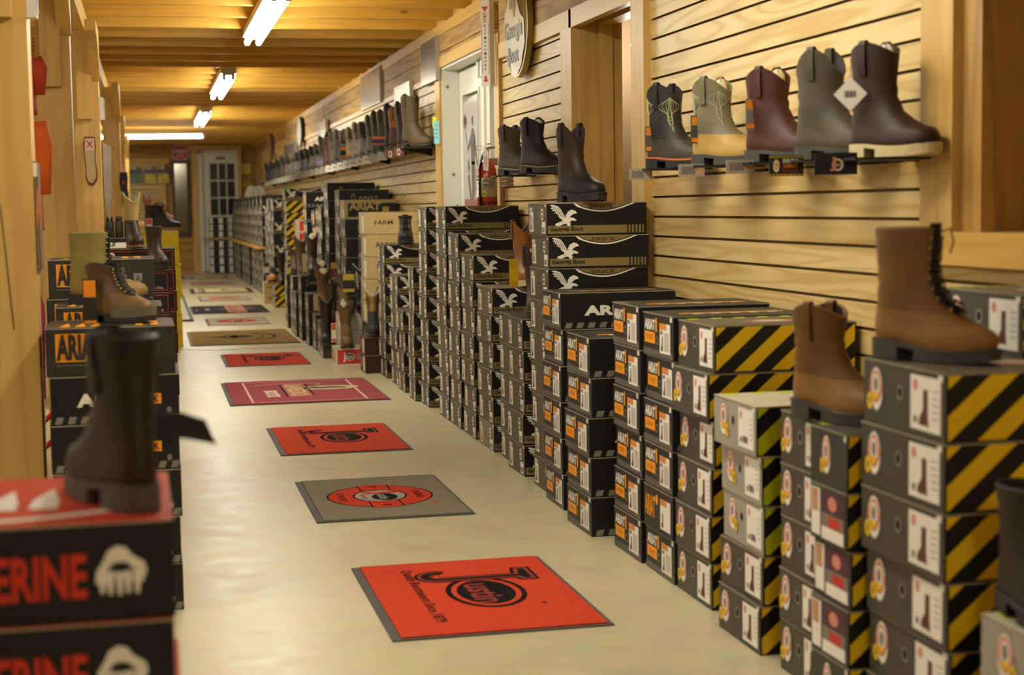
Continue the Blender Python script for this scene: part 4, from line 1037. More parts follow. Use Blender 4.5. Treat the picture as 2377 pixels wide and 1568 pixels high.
# western boots along the far shelf
cols = [('grey-tan', '6e5c3d', '6a5838'), ('black glossy', '17131a', '1a151d'), ('honey and brown', '55301c', '8f5a22'), ('black tall-shafted', '141117', '18141b'), ('olive brown', '57492e', '4c4028'),
        ('dark olive', '4a402c', '3f3826'), ('grey-brown', '5b4d38', '4c3f2c'), ('dusty brown', '6a5a42', '3b2b1e'), ('sandy', '8a6c3a', '7d6335'), ('ochre', '8f7034', '6f5a2c'),
        ('reddish brown', '4a2519', '5a3422'), ('dark brown', '2f2018', '3a281c'), ('dull brown', '51412a', '4a3b26'), ('chestnut', '5a3019', '5e3820'), ('muddy brown', '544329', '46371f'),
        ('pale grey', '77705e', '5a5344'), ('light-footed', '8c8470', '2a2521'), ('charcoal', '2b2824', '33302a'), ('coffee', '38281b', '2f2319'), ('slate', '3b3a34', '302e29'), ('tan-topped', '4a3a26', '86703f'),
        ('smoky', '4a453a', '3a362e'), ('walnut', '4b2f1b', '3d2716'), ('black short', '1b1917', '22201d'), ('dim brown', '3f3020', '3a2d1f'), ('dim black', '1d1b19', '201d1a')]
ys = [10.95, 11.25, 11.55, 11.78, 12.15, 12.5, 12.85, 13.3, 13.7, 14.15, 14.65, 15.1, 15.5, 15.95, 16.5, 17.0, 17.5, 18.1, 18.7, 19.3, 19.9, 20.6, 21.4, 22.3, 23.3, 24.3]
for i, ((nm, u, s), y) in enumerate(zip(cols, ys)):
    tall = [.33, .30, .28, .32, .30, .31, .30, .27, .29, .27, .25, .30, .30, .28, .30, .24, .24, .24, .24, .24, .25, .25, .26, .25, .25, .25][i]
    boot('w%d' % i, 1.79, y, 1.546, HD+random.uniform(-.15, .15), '%s western boot, %s from the door on the long shelf' % (nm, NTH[i]), 'western boots on the long wall shelf',
         H=tall, style='western', upper=u, shaft=s, sole=mat('leather_sole', '3a2a1c', .6), heel=.026, scallop=.05, toe='pointed' if i % 3 else 'round', paper_top=('white' if i in (3, 20) else False))
r = empty('wall_shelf', (1.70, 18, 1.545)); tag(r, 'long narrow wall shelf carrying the row of western boots', 'shelf')
mb = MB(); mb.box(0, .25, -7.24, 7.3, -.008, 0, RUB); mb.build('shelf_plate', r)
for k in range(8):
    mb = MB(); mb.prism([(.0, -.008), (.25, -.008), (.25, -.06)], frame((0, -7.0+k*2., 0), (1, 0, 0), (0, 0, 1)), 0, .01, RUB); mb.build('bracket', r)
for i in range(26):
    y = 10.95+.42*i*(1+.012*i)*.92
    if y > 25: break
    r = empty('price_card', (1.697, y, 1.545)); tag(r, '%s price card from the door along the long shelf edge' % NTH[i], 'card', 'price cards on the long shelf')
    c = mat('card_white', 'd8d2c6', .6, var=0) if 3 < i < 11 else (brownink if i < 2 else mat('card_dull', '8d8474', .6, var=0))
    mb = MB(); fr = frame((0, 0, 0), (.75, -.66, 0), (0, 0, 1)); w = .085; mb.prism(rect(-w/2, -.062, w/2, 0), fr, 0, .001, c)
    if 3 < i < 11: mb.text('$$', fr, -.02, -.04, .04, .02, black, .0015)
    elif c is brownink: ring(mb, fr, 0, -.03, .010, .016, .014, .022, pwhite, .0015)
    else: mb.poly(rect(-.025, -.045, .025, -.015), fr, greyink, .0015)
    mb.build('card', r)
hang((1.72, 12.05, 1.72), 'navy swing tag with orange letters on the long shelf boots', '34304e', 'c86a2a', w=.12, h=.07, group='swing tags')
hang((1.74, 13.6, 1.76), 'white swing tag tilted among the western boots', 'dcdce0', 'dcdce0', w=.06, h=.09, group='swing tags')
hang((1.72, 14.3, 1.73), 'orange and black swing tag among the western boots', '1c1a18', 'f08c10', w=.06, h=.10, group='swing tags')
hang((1.72, 16.35, 1.70), 'pale violet swing tag on the muddy brown western boot', '8c84a0', '6c6a88', w=.07, h=.09, group='swing tags')
# floor level western boots
FB = 'western boots standing on low stacks'
LS = mat('leather_sole', '3a2a1c', .6)
lowb = [(1.375, 11.56, .1308, -PI/2-.05, 'brown wide-foot western boot on the red and white box', '86643a', '765632', .30, 'western', dict()),
        (1.50, 11.0, .2508, -PI/2-.1, 'black-footed western boot with tan shaft and white trim', '2a2a2a', 'c49c5c', .30, 'western', dict(collar='ffffff', stitch='5f4728')),
        (1.405, 11.86, .3608, -PI/2+.1, 'grey-brown western boot on the white boxes', '87704a', '6d5a3c', .27, 'western', dict()),
        (1.532, 11.88, .3608, -PI/2, 'black western boot with white swirl stitching', '1d1e1f', '1d1d20', .33, 'western', dict(collar='ffffff', stitch='c9c4b4')),
        (1.305, 12.22, .1038, -PI/2-.1, 'very dark slim western boot at the floor edge', '2b1b12', '38261a', .33, 'western', dict()),
        (1.37, 12.5, .2608, -PI/2+.1, 'dull brown western boot behind the slim dark one', '5b3f22', '4c3a24', .30, 'western', dict()),
        (1.36, 12.93, .2888, -PI/2+.05, 'brown western boot with tan shoe tag', 'a8703a', '7a5630', .34, 'western', dict(lining='f4e0b4', paper_top='cream')),
        (1.40, 13.39, .4328, -PI/2, 'dark brown slip boot behind the tan-tagged one', '38261a', '4a3520', .24, 'western', dict(lining='f4e0b4', paper_top='cream')),
        (1.38, 13.92, .5648, -PI/2-.1, 'shiny dark red-brown western boot with cream lining', '4a2818', '52371e', .33, 'western', dict(lining='f4e0b4', paper_top='cream')),
        (1.60, 13.38, .5848, -PI/2, 'tall black plain boot with wide top', '201d1b', '242220', .30, 'western', dict(scallop=.0)),
        (1.355, 14.72, .5268, -PI/2+.1, 'slim brown western boot with long swing tag', '6a3f24', '5c4a2a', .33, 'western', dict(lining='a08a5c')),
        (1.365, 14.31, .4058, -PI/2+.1, 'red-brown western boot beside the slim brown one', '5a3420', '4c3420', .28, 'western', dict()),
        (1.355, 15.45, .5208, -PI/2, 'short dull boot on the camo-print boxes', '4a3a26', '4c3c28', .24, 'western', dict()),
        (1.50, 18.75, .2588, -PI/2-.1, 'tall dark brown boot on the low striped stack', '3c261a', '3d281b', .36, 'western', dict(scallop=.02)),
        (1.64, 18.75, .2588, -PI/2+.8, 'dark brown angled boot beside the tall one on striped stack', '35221a', '36241b', .33, 'western', dict()),
        (1.43, 19.50, .261, -PI/2+.1, 'small orange-brown shoe on a wood-print box', 'd08434', '3a2a1c', .14, 'work', dict(scallop=0, strap=False))]
for i, (x, y, z, hd, lb, u, s, H, st, kw) in enumerate(lowb):
    kw.setdefault('scallop', .055)
    boot('l%d' % i, x, y, z, hd, lb, FB, H=H, style=st, upper=u, shaft=s, sole=LS, heel=.028 if st == 'western' else .012, toe='pointed' if i % 2 else 'round', **kw)
hang((1.27, 11.41, .36), 'red and white swing tag beside the brown wide-foot boot', 'd8d0c0', 'd04a2c', w=.035, h=.14, group='swing tags')
hang((1.375, 11.70, .52), 'white diamond swing tag with a red edge', 'd8d0c0', 'd04a2c', w=.04, h=.14, diamond=True, group='swing tags')
hang((1.29, 12.72, .50), 'tan card swing tag on the brown western boot', 'b39c74', 'b39c74', w=.06, h=.13, group='swing tags')
hang((1.50, 13.10, .74), 'purple and gold feathered swing tag on tall black boot', '6a2d3a', 'c8902a', w=.11, h=.15, group='swing tags')
hang((1.29, 13.7, .80), 'long cream swing tag by the shiny dark boot', 'cbbf9c', 'cbbf9c', w=.04, h=.16, group='swing tags')
hang((1.42, 11.70, .70), 'black swing tag with yellow border', '1c1a14', 'b59a2c', w=.09, h=.14, group='swing tags')
hang((1.36, 19.3, .55), 'white card swing tag over the orange-brown shoe', 'dcd6ca', '3a3038', w=.07, h=.16, group='swing tags')
# left side boots
boot('L1', -.046, 2.385, .7022, 1.90, 'blurred dark work boot seen from behind on red box', 'left boots', H=.24, style='work', upper='352517', shaft='2c211a', sole=mat('dusty_sole', '4c4436', .7), lace=True, scallop=.0, heel=.014, strap=True, lining='1a1512', collar='3a2c26', scale=.98)
boot('L2', -.125, 4.78, .8135, -.78, 'brown lace-up work boot with black padded collar', 'left boots', scale=.85, H=.19, style='work', upper='7d5c30', shaft='6b5030', sole=RUB, lace=True, scallop=.02, heel=.008, strap=False, lining='141415', collar='18191b', grey_toe='5f5d4a', lacecol='3a3226')
boot('L3', -.185, 5.47, .8285, -.12, 'tan lace-up boot with pale canvas top', 'left boots', scale=.86, H=.26, style='work', upper='a8873f', shaft='a0904a', sole=RUB, lace=True, scallop=.0, strap=False, lining='f0dca0', paper_top='cream', lacecol='2a2416')
boot('L4', -.10, 10.18, .9085, -PI/2+.2, 'cream-shafted western boot with brown heel', 'left boots', H=.31, style='western', upper='3a2016', shaft='c4a662', sole=mat('tan_sole', '8f6e45', .6), heel=.03, scallop=.06, lining='d8d2c4', toe='round')
boot('L5', .03, 9.75, .7875, -PI/2+.25, 'slim dark red-brown boot before the red-outlined boxes', 'left boots', H=.24, style='work', upper='35201a', shaft='3a2620', scallop=.0, strap=False)
boot('L6', .06, 13.66, .9685, -.1, 'dark brown lace-up boot on the bright yellow box', 'left boots', H=.20, style='work', upper='3a2214', shaft='35200f', sole=mat('tan_sole', '8f6e45', .6), lace=True, scallop=.0, strap=False)
hang((-.172, 4.74, .985), 'orange and black folded swing tag on brown work boot', '231f1a', 'f09010', w=.04, h=.15, group='swing tags')
hang((.005, 13.5, 1.12), 'white bone-print swing tag on dark boot over yellow box', 'ddd6ca', 'c8402c', w=.05, h=.14, group='swing tags')
# dark leather flap hanging from the blurred boot
mb = MB(); P = [(0, 0), (.05, -.004), (.085, -.018), (.10, -.055), (.06, -.045), (.0, -.035)]
mb.prism(P, frame((-.012, 2.41, .835), (1, .1, 0), (0, 0, 1)), 0, .004, leather('leather_flap', '241914')); tag(mb.build('leather_flap'), 'dark leather flap sticking out beside the blurred boot', 'flap')
# ------------------------------------------------------------------ floor mats
def floormat(name_label, x0, x1, y0, y1, c, draw, border='4c4741', group='floor mats down the aisle', wavy=False):
    cx, cy = (x0+x1)/2, (y0+y1)/2; r = empty('floor_mat', (cx, cy, 0)); tag(r, name_label, 'mat', group)
    w, d = x1-x0, y1-y0
    mb = MB(); bm = mat('mat_rubber_'+border, border, .7, var=.1); mb.box(-w/2, w/2, -d/2, d/2, .0004, .004, bm); mb.build('rubber_border', r)
    n_ = 10; mb = MB(); pm = mat('mat_pile_'+c, c, .95, var=.10, scale=160, bump=.4, spec=.1)
    mb.box(-w/2+.026, w/2-.014, -d/2+.014, d/2-.006, .004, .008, pm); mb.build('pile', r)
    fr = frame((0, 0, .0082), (0, -1, 0), (1, 0, 0))      # u towards the camera, v to the right
    mb = MB(); draw(mb, fr, d/2, w/2)
    if mb.v: mb.build('mat_print', r)
    return r
INK = mat('mat_black', '171210', .95, var=0, spec=.1); MRED = mat('mat_red', 'c33d25', .95, var=0, spec=.1); MRED2 = mat('mat_dull_red', '8c3a30', .95, var=0, spec=.1)
MCR = mat('mat_cream', 'd0bd8c', .95, var=0, spec=.1); MGR = mat('mat_grey', 'aaa398', .95, var=0, spec=.1)
def d_logo(mb, fr0, a, b):
    # big J over a double oval with script letters, slogan underneath
    fr = lambda u, v, n=0.: fr0(u*.80, v*.80+.0, n)
    ring(mb, fr, .0, .05, .205, .125, .232, .145, INK, .0003, 36)
    mb.poly(circ(.0, .05, .18, .105, 32), fr, INK, .0003)
    mb.text('ustin', fr, -.13, -.015, .29, .11, MRED2, .0009, .02)
    for w_, m_, n_ in ((.020, INK, .0003), (.008, MRED2, .0006), (-.006, INK, .0009)):
        top = [(-.335-w_,.27+w_),(-.165+w_,.27+w_),(-.165+w_,.235-w_),(-.205+w_,.22-w_),(-.205+w_,-.08)]
        arc = [(-.28+(.075+w_)*math.cos(t), -.08+(.07+w_)*math.sin(t)) for t in [-PI*q/12 for q in range(1, 15)]]
        inn = [(-.28+(.035-w_*.5)*math.cos(t), -.08+(.03-w_*.5)*math.sin(t)) for t in [-PI*q/12 for q in range(14, 0, -1)]]
        mb.poly(top+arc+inn+[(-.245-w_,-.08),(-.245-w_,.22-w_),(-.335-w_,.235-w_)], fr, m_, n_)
    mb.text('Quality Bootmakers Since 1879', fr0, -.335, -.17, .64, .042, INK, .0004, .015)
    mb.poly(rect(.20, .21, .22, .225), fr, INK, .0003)
def d_round(mb, fr, a, b, k=1.):
    ring(mb, fr, 0, .0, .125, .105, .225, .20, MRED, .0003, 44); ring(mb, fr, 0, .0, .225, .20, .233, .207, INK, .0004, 44); ring(mb, fr, 0, .0, .118, .098, .126, .106, INK, .0006, 44)
    mb.poly(circ(0, .0, .12, .1, 36), fr, MGR, .0003)
    for s in (-1, 1):
        mb.poly([(s*.112, -.055), (s*.112, .055), (s*.235, .058), (s*.252, .03), (s*.252, -.03), (s*.235, -.058)], fr, MRED, .0006)
        for q in (-1, 1): mb.poly([(s*.112, q*.054), (s*.112, q*.060), (s*.237, q*.063), (s*.237, q*.057)], fr, INK, .0009)
        mb.poly(circ(s*.20, 0, .010, .022, 10), fr, INK, .0009)
    mb.poly(circ(.03, .015, .075, .05, 24), fr, INK, .0009); mb.text('ustin', fr, -.03, -.01, .11, .04, MGR, .0013, .02)
    mb.poly([(-.085,.075),(-.045,.075),(-.05,-.045),(-.08,-.065),(-.10,-.03),(-.075,-.02)], fr, MRED, .0011); mb.text('BOOTS', fr, -.04, -.075, .10, .022, MRED, .0009, .02)
    mb.text('STANDARD', fr, -.08, .135, .16, .03, INK, .0009); mb.text('OF THE WEST', fr, -.09, -.165, .18, .03, INK, .0009)
    mb.poly(circ(.20, .19, .012), fr, MRED, .0003)
def d_wine(mb, fr, a, b):
    for q in (rect(-a+.09, -b+.13, a-.06, -b+.143), rect(-a+.09, b-.14, a-.06, b-.127), rect(-a+.09, -b+.13, -a+.10, b-.13), rect(a-.07, -b+.13, a-.06, b-.13)): mb.poly(q, fr, mat('mat_pink_line', 'dcb6a8', .95, var=0), .0003)
    mb.poly(circ(-.10, .18, .11, .19, 30), fr, MCR, .0004)
    mb.poly([(-.12,.0),(-.08,.05),(-.05,.12),(-.06,.2),(-.04,.27),(-.09,.30),(-.13,.26),(-.16,.2),(-.13,.14),(-.17,.08),(-.13,.06)], fr, mat('mat_charcoal', '4a423c', .95, var=0), .0008)
    dm = mat('mat_dark_wine', '5a2a30', .95, var=0)
    mb.poly(rect(-.36, -.115, .33, -.105), fr, INK, .0006); mb.poly(rect(-.36, .045, .30, .055), fr, INK, .0006); mb.poly(rect(-.36, -.1, .33, .04), fr, mat('mat_rose', 'a8635a', .95, var=0), .0004)
    mb.text('LAREDO', fr, -.32, -.085, .6, .11, MCR, .0009, .02)
    ring(mb, fr, -.33, -.06, .07, .2, .085, .215, MCR, .0006, 20, PI*.3, PI*1.5)
    mb.text('BOOTS', fr, -.03, -.235, .34, .085, mat('mat_white', 'e0d6c0', .95, var=0), .0005, .05)
def d_brown(mb, fr, a, b):
    ring(mb, fr, 0, .02, .30, .17, .32, .185, INK, .0004, 40); ring(mb, fr, .0, .12, .33, .16, .38, .19, INK, .0004, 30, -.1, PI+.1)
    mb.poly([(-.1,-.33),(.02,-.12),(.18,-.06),(.08,-.03),(-.1,-.02),(-.22,-.05),(-.05,-.12)], fr, INK, .0006)
    mb.poly(circ(-.02, .0, .1, .11, 18), fr, INK, .0006); mb.poly([(0,-.38),(.03,-.10),(-.03,-.10)], fr, INK, .0004)
    for q in range(5): mb.poly(circ(-.2+.1*q, .33+.02*(q % 2), .03, .012, 8), fr, mat('mat_maroon', '4a2420', .95, var=0), .0004)
def d_navy(mb, fr, a, b):
    PK = mat('mat_salmon', 'c2755c', .95, var=0); LP = mat('mat_pale', 'b9a890', .95, var=0)
    mb.poly(rect(-a+.03, -.03, a-.03, .18), fr, PK, .0003); mb.poly(rect(-a+.12, -.01, a-.12, .14), fr, mat('mat_dusty', 'a8705f', .95, var=0), .0006)
    mb.poly([(.0,.34),(.08,.12),(.26,.16),(.1,.04),(.3,-.04),(.04,.0),(0,-.18),(-.06,.0),(-.3,-.04),(-.14,.05),(-.3,.15),(-.08,.12)], fr, LP, .0009)
    mb.poly(rect(-.22, .0, .22, .10), fr, mat('mat_dusty', 'a8705f'), .0012); mb.poly(circ(0, -.24, .2, .03, 12), fr, LP, .0004); mb.poly(circ(.1, -.36, .12, .012, 10), fr, LP, .0004)
def d_white(mb, fr, a, b):
    mb.poly(rect(-a+.05, -b+.2, a-.08, b-.07), fr, MCR, .0003); mb.poly(rect(-a+.05, -b+.06, a-.08, -b+.12), fr, MCR, .0003); mb.poly(rect(-a+.05, -b+.14, a-.08, -b+.17), fr, MGR, .0003)
    mb.poly([(-.2,.0),(.1,.02),(.3,.28),(.18,.25),(.0,.08),(-.22,.06)], fr, INK, .0006)
def d_oval(mb, fr, a, b): d_round(mb, fr, a, b, 1.)
floormat('large red mat with big black letter J logo, nearest the camera', .585, 1.188, 4.05, 4.925, 'c4422a', d_logo)
floormat('grey mat with red belt-like oval, second from the camera', .556, 1.14, 5.69, 6.575, '827a6a', d_round)
floormat('red mat with black logo between the grey and wine mats', .558, 1.173, 7.315, 8.255, 'c2452f', d_logo)
floormat('wine coloured mat with pale border line and cream oval', .425, 1.365, 9.29, 10.54, '97464f', d_wine)
floormat('small red mat between the wine and the brown mat', .512, 1.13, 11.65, 12.63, 'bf3f28', d_logo)
floormat('wide brown mat with black outline drawing', .31, 1.234, 13.55, 15.14, '7b6136', d_brown, border='6a5e4c')
floormat('grey mat with dark red oval, just beyond the brown mat', .537, 1.155, 15.93, 16.94, 'a89d8e', d_oval)
floormat('dark navy mat with salmon centre panel', .437, 1.285, 17.78, 19.18, '39333a', d_navy, border='332f33')
floormat('grey oval-print mat between navy and white mats', .597, 1.243, 20.33, 21.37, 'a69a8a', d_oval)
floormat('white mat with dark striped border', .538, 1.393, 22.28, 23.53, '3c3640', d_white, border='2f2b30')
floormat('small faint grey mat beyond the white one', .61, 1.26, 24.65, 25.66, '9a8d80', d_oval)
floormat('farthest grey mat with curled edge near the far door', .52, 1.28, 27.0, 28.4, '8d887b', d_white, border='4a4a44')
mb = MB(); mb.box(.30, .42, 16.66, 16.7, .0, .02, RUB); mb.box(.395, .42, 16.7, 23.6, 0, .012, RUB); tag(mb.build('floor_rail'), 'thin black rail on the floor left of the grey mats', 'rail')

# ------------------------------------------------------------------ wooden posts
PL = 'timber posts along the aisle'
for i, (yy, xr) in enumerate(((4.75, -.318), (7.3, -.312), (9.8, -.262), (14.2, -.215), (18.8, -.235), (23.6, -.25))):
    r = empty('timber_post', (xr, yy, 0))
    tag(r, ['broad pale timber post at the left photo edge', 'timber post behind the orange coat, second from the camera', 'timber post with the hanging insole, third from the camera',
            'timber post carrying the dark insole, fourth from the camera', 'narrow far timber post, fifth from the camera', 'farthest timber post of the row'][i], 'post', PL)
    mb = MB(); mb.box(-.145, 0, 0, .145, 0, 2.2, oakZ); mb.build('shaft', r)
    mb = MB(); mb.box(-.125, -.038, -.04, -.001, 1.68, 2.2, oakZ); mb.build('cleat_board', r)
    mb = MB(); pts = [(-.0, 1.9), (-.0, 2.2), (-.55, 2.2), (-.55, 2.14), (-.38, 2.12), (-.2, 2.06), (-.08, 1.97)]
    mb.prism(pts, frame((-.02, 0, 0), (0, 1, 0), (0, 0, 1)), -.03, .03, oakY); mb.build('curved_brace', r)
# check crack in the near post
mb = MB(); mb.tube([(-.445, 4.7485, 1.6), (-.43, 4.7485, 1.35), (-.405, 4.7485, 1.1), (-.385, 4.7485, .8)], .0015, MC['crack'], 4)
mb.build('drying_crack', [o for o in bpy.data.objects if o.name == 'timber_post'][0]).matrix_parent_inverse = Matrix.Translation((.318, -4.75, 0))
def white_box(x, y, z, h, lb):
    r = empty('wall_sensor', (x, y, z)); tag(r, lb, 'sensor', 'white sensors on the posts')
    mb = MB(); mb.prism([(0, 0), (.028, .0), (.022, h), (0, h)], frame((0, .0, 0), (1, 0, 0), (0, 0, 1)), -.05, 0, mat('white_plastic', 'd9d6cf', .4, var=0)); mb.build('housing', r)
    mb = MB(); mb.box(.012, .03, .01, .04, .01, h-.01, mat('grey_plastic', '8a8580', .4, var=0)); mb.build('side_cap', r)
white_box(-.317, 4.76, 1.685, .12, 'white sensor box high on the nearest post')
white_box(-.261, 9.82, 1.68, .13, 'white sensor box on the third post')
# laminated poster on the near post
r = empty('shelf_talker', (-.317, 4.77, .955)); tag(r, 'narrow boot poster with orange shape on nearest post', 'poster')
mb = MB(); mb.prism([(0, 0), (.014, .02), (.012, .32), (0, .325)], frame((0, 0, 0), (1, 0, 0), (0, 0, 1)), -.11, .0, mat('poster_grey', '7d6a58', .35, var=.2, scale=20)); mb.build('sheet', r)
fr = frame((.0135, -.0, 0), (0, 1, 0), (0, 0, 1)); fy = frame((0, -.001, 0), (1, 0, 0), (0, 0, 1)); mb = MB()
mb.poly([(.003, .18), (.008, .24), (.013, .25), (.012, .17), (.007, .13)], fy, mat('poster_orange', 'd8793a', .5, var=0), .001); mb.poly(rect(.0, .28, .011, .32), fy, pwhite, .001); mb.poly([(.001, .05), (.012, .03), (.012, .05), (.002, .12)], fy, steel, .001); mb.build('picture', r)
# insoles hung on posts
def insole(x, y, z, s, c, c2, lb, rot=0., card=True):
    r = empty('hanging_insole', (x, y, z), rot); tag(r, lb, 'insole', 'insoles hung on the posts')
    P = [(-.03,.0),(.03,.0),(.034,-.06),(.028,-.13),(.038,-.2),(.036,-.25),(.012,-.285),(-.015,-.28),(-.03,-.24),(-.028,-.17),(-.036,-.1),(-.038,-.05)]
    P = [(a*s, b*s) for a, b in P]; fr = frame((0, 0, 0), (1, 0, 0), (0, 0, 1))
    mb = MB(); mb.prism(P, fr, 0, .012, mat('insole_'+c, c, .6)); mb.build('insole', r)
    mb = MB(); mb.prism([(a*.8, b*.86-.02*s) for a, b in P], fr, .012, .015, mat('insole_'+c2, c2, .6)); mb.build('top_cover', r)
    mb = MB()
    if card: mb.prism(rect(-.026*s, -.08*s, .026*s, -.01*s), fr, .015, .017, mat('card_pale', 'c9b49c', .6, var=0))
    else: mb.poly([(-.014*s, -.10*s), (.012*s, -.095*s), (.008*s, -.075*s), (-.010*s, -.08*s)], fr, redink, .018)
    for q in ((1, -1) if card else ()): mb.poly([(-.018*s*q, -.06*s), (-.014*s*q, -.065*s), (.018*s*q, -.025*s), (.014*s*q, -.02*s)], fr, redink, .018)
    mb.build('header_card' if card else 'red_mark', r)
    mb = MB(); mb.tube([(0, -.008, -.01), (0, -.012, .02), (0, .01, .035)], .0015, chrome, 5); mb.build('hook', r)
insole(-.322, 9.752, 1.575, 1.02, '6b3a22', 'b89a76', 'pale insole with red-crossed card hung on the third post')
insole(-.195, 14.14, 1.47, .98, '1a1918', '222120', 'black insole with small red mark hung beside fourth post', card=False)
mb = MB(); mb.prism([(0, 0), (.055, -.03), (.05, -.28), (.03, -.48), (.0, -.32)], frame((-.255, 9.93, 1.55), (.9, .2, 0), (0, 0, 1)), 0, .004, mat('poster_silver', '8f8780', .35, var=.25, scale=12)); tag(mb.build('hanging_flyer'), 'curled silvery flyer hanging right of the third post', 'flyer')

# ------------------------------------------------------------------ left side odds and ends
def coat(x, y, z, w, h, c, lb, cat='coat', shoulders=True):
    r = empty('hanging_coat', (x, y, z)); tag(r, lb, cat, 'hanging coats')
    m = mat('cloth_'+c, c, .75, var=.15, scale=7); rg = []
    for i in range(9):
        t = i/8; ww = w*(.55+.6*t if not shoulders else (.5+.5*min(1, t*4)+.12*t))/2; dd = .05+.03*t
        rg.append([(ww*math.cos(a)*(1+.05*math.sin(5*a+i)), dd*math.sin(a)*(1+.2*math.sin(7*a)), -h*t) for a in [2*PI*j/24 for j in range(24)]])
    mb = MB(); mb.loft(rg, m, cap0=True, cap1=True); mb.build('body', r)
    for s in (-1, 1):
        mb = MB(); mb.tube([(s*w*.40, 0, -.05), (s*w*.55, 0, -.3*h), (s*w*.55, .01, -.7*h)], [.045, .05, .035], m, 10); mb.build('sleeve', r)
    mb = MB(); mb.tube([(0, 0, 0), (0, 0, .06), (.02, 0, .08)], .003, steel, 6); mb.build('hanger_hook', r)
coat(-.475, 6.80, 1.80, .085, .27, 'a8300c', 'dark orange-red cap pouch hanging behind the nearest post', 'pouch')
coat(-.485, 6.98, 1.56, .10, .5, 'd85f0a', 'bright orange vest hanging behind the nearest post', 'vest')
mb = MB(); mb.prism([(0, 0), (.06, .01), (.085, -.16), (.08, -.42), (.06, -.43), (.03, -.2), (.01, -.43), (-.02, -.2)], frame((-.395, 4.917, 1.0), (1, 0, 0), (0, 0, 1)), 0, .02, mat('pink_cloth', 'a01c5c', .7, var=.2, scale=12)); tag(mb.build('pink_bag'), 'magenta cloth hanging behind the left dark boxes', 'cloth')
r = empty('red_cart', (-.345, 5.06, 0)); tag(r, 'red tubular hand cart beside the left dark boxes', 'cart')
mb = MB()
for dx, zt_ in ((0, .52), (.0, .44)):
    mb.tube([(dx-.01, zt_*.2-.1, .12), (dx-.01, zt_*.2-.1, zt_-.09), (dx+.01, zt_*.2-.1, zt_-.03), (dx+.045, zt_*.2-.1, zt_), (dx+.05, zt_*.2+.02, zt_)], .009, redplastic, 10)
mb.build('handle', r); mb = MB(); mb.box(-.04, .04, -.06, .1, .03, .12, redplastic); mb.build('base', r)
mb = MB(); rg = [[(0, .028*math.cos(a), .028+.028*math.sin(a)) for a in [2*PI*k/14 for k in range(14)]]]; rg.append([(.02, p[1], p[2]) for p in rg[0]]); mb.loft(rg, RUB, cap0=True, cap1=True); mb.build('wheel', r)
# dark mug-like goods on black boxes
for i in range(6):
    r = empty('black_tin', (-.47+.065*i, 11.98, .9465)); tag(r, '%s of the small dark tins lined up on the black boxes' % NTH[i], 'tin', 'dark tins on the black boxes')
    mb = MB(); mb.lathe([(.028, 0), (.03, .004), (.03, .11), (.024, .13)], mat('dark_tin', '2a2622', .4, var=.2), n=14); mb.build('body', r)
    mb = MB(); mb.lathe([(.026, .13), (.026, .15), (.02, .156)], mat('tin_top', '4a3c34', .4), n=14); mb.build('lid', r)
# side-room shelving with goods, glimpsed between the posts
r = empty('side_shelf', (-1.2, 9.6, 0)); tag(r, 'wooden shelf unit in the side room behind the posts', 'shelf')
for z in (.45, .82, 1.15): mb = MB(); mb.box(-.5, .62, 0, .35, z, z+.03, oakX); mb.build('shelf_board', r)
for x in (-.5, .6): mb = MB(); mb.box(x, x+.03, 0, .35, 0, 1.3, oakZ); mb.build('upright', r)
for i, (x, z, c, h) in enumerate(((-.66, .85, '8fb4d0', .12), (-.74, .85, '4a6a9a', .1), (-.82, .85, 'c9c0b0', .13), (-.64, .48, '7a2a30', .16), (-.72, .48, 'd09a50', .1), (-.8, .48, '5a2030', .18), (-.66, 1.18, '3a3028', .14), (-.78, 1.18, '9c968c', .12))):
    tag((lambda mb: (mb.lathe([(.02, 0), (.026, .004), (.026, h*.75), (.012, h*.85), (.012, h)], mat('jar_'+c, c, .4, var=.1), n=12), mb.build('bottle', None, (x, 9.75, z+.0005)))[1])(MB()), '%s bottle on the side-room shelf' % ['pale blue', 'blue', 'cream', 'dark red', 'amber', 'plum', 'dark brown', 'grey'][i], 'bottle', 'bottles in the side room')
mb = MB(); mb.box(-1.8, -.5, 13.9, 13.95, 0, 2.2, maple); o = struct(mb.build('wall_partition'))

# ------------------------------------------------------------------ far wall things
r = empty('oval_sign', (.61, 29.97, 2.2)); tag(r, 'round red sign with pale lettering on far wall', 'sign')
fr = frame((0, 0, 0), (1, 0, 0), (0, 0, 1)); mb = MB(); mb.prism(circ(0, 0, .17, .155, 28), fr, -.0, .02, mat('sign_rim', 'd0a0a0', .4, var=0)); mb.build('board', r)
mb = MB(); mb.poly(circ(0, 0, .16, .145, 28), fr, mat('sign_red', 'b33a48', .4, var=0), .0205); mb.text('LAREDO', fr, -.13, -.01, .26, .07, pwhite, .0215, .02); ring(mb, fr, 0, 0, .145, .13, .15, .135, pwhite, .021); mb.text('BOOTS', fr, -.06, -.08, .12, .04, pwhite, .0215); mb.build('lettering', r)
r = empty('wall_mirror', (.60, 29.96, 1.36)); tag(r, 'tall narrow mirror in a dark frame on far wall', 'mirror')
mb = MB(); a, b = .155, .69; DK = mat('dark_frame', '1f1d18', .4, var=0)
for q in ((-a, a, -b, -b+.05), (-a, a, b-.05, b), (-a, -a+.045, -b+.05, b-.05), (a-.045, a, -b+.05, b-.05)): mb.box(q[0], q[1], -.03, 0, q[2], q[3], DK)
mb.build('frame', r); mb = MB(); mb.box(-a+.045, a-.045, -.012, -.004, -b+.05, b-.05, mat('mirror_glass', '6f6a60', .12, 1., var=0)); mb.build('mirror_glass', r)
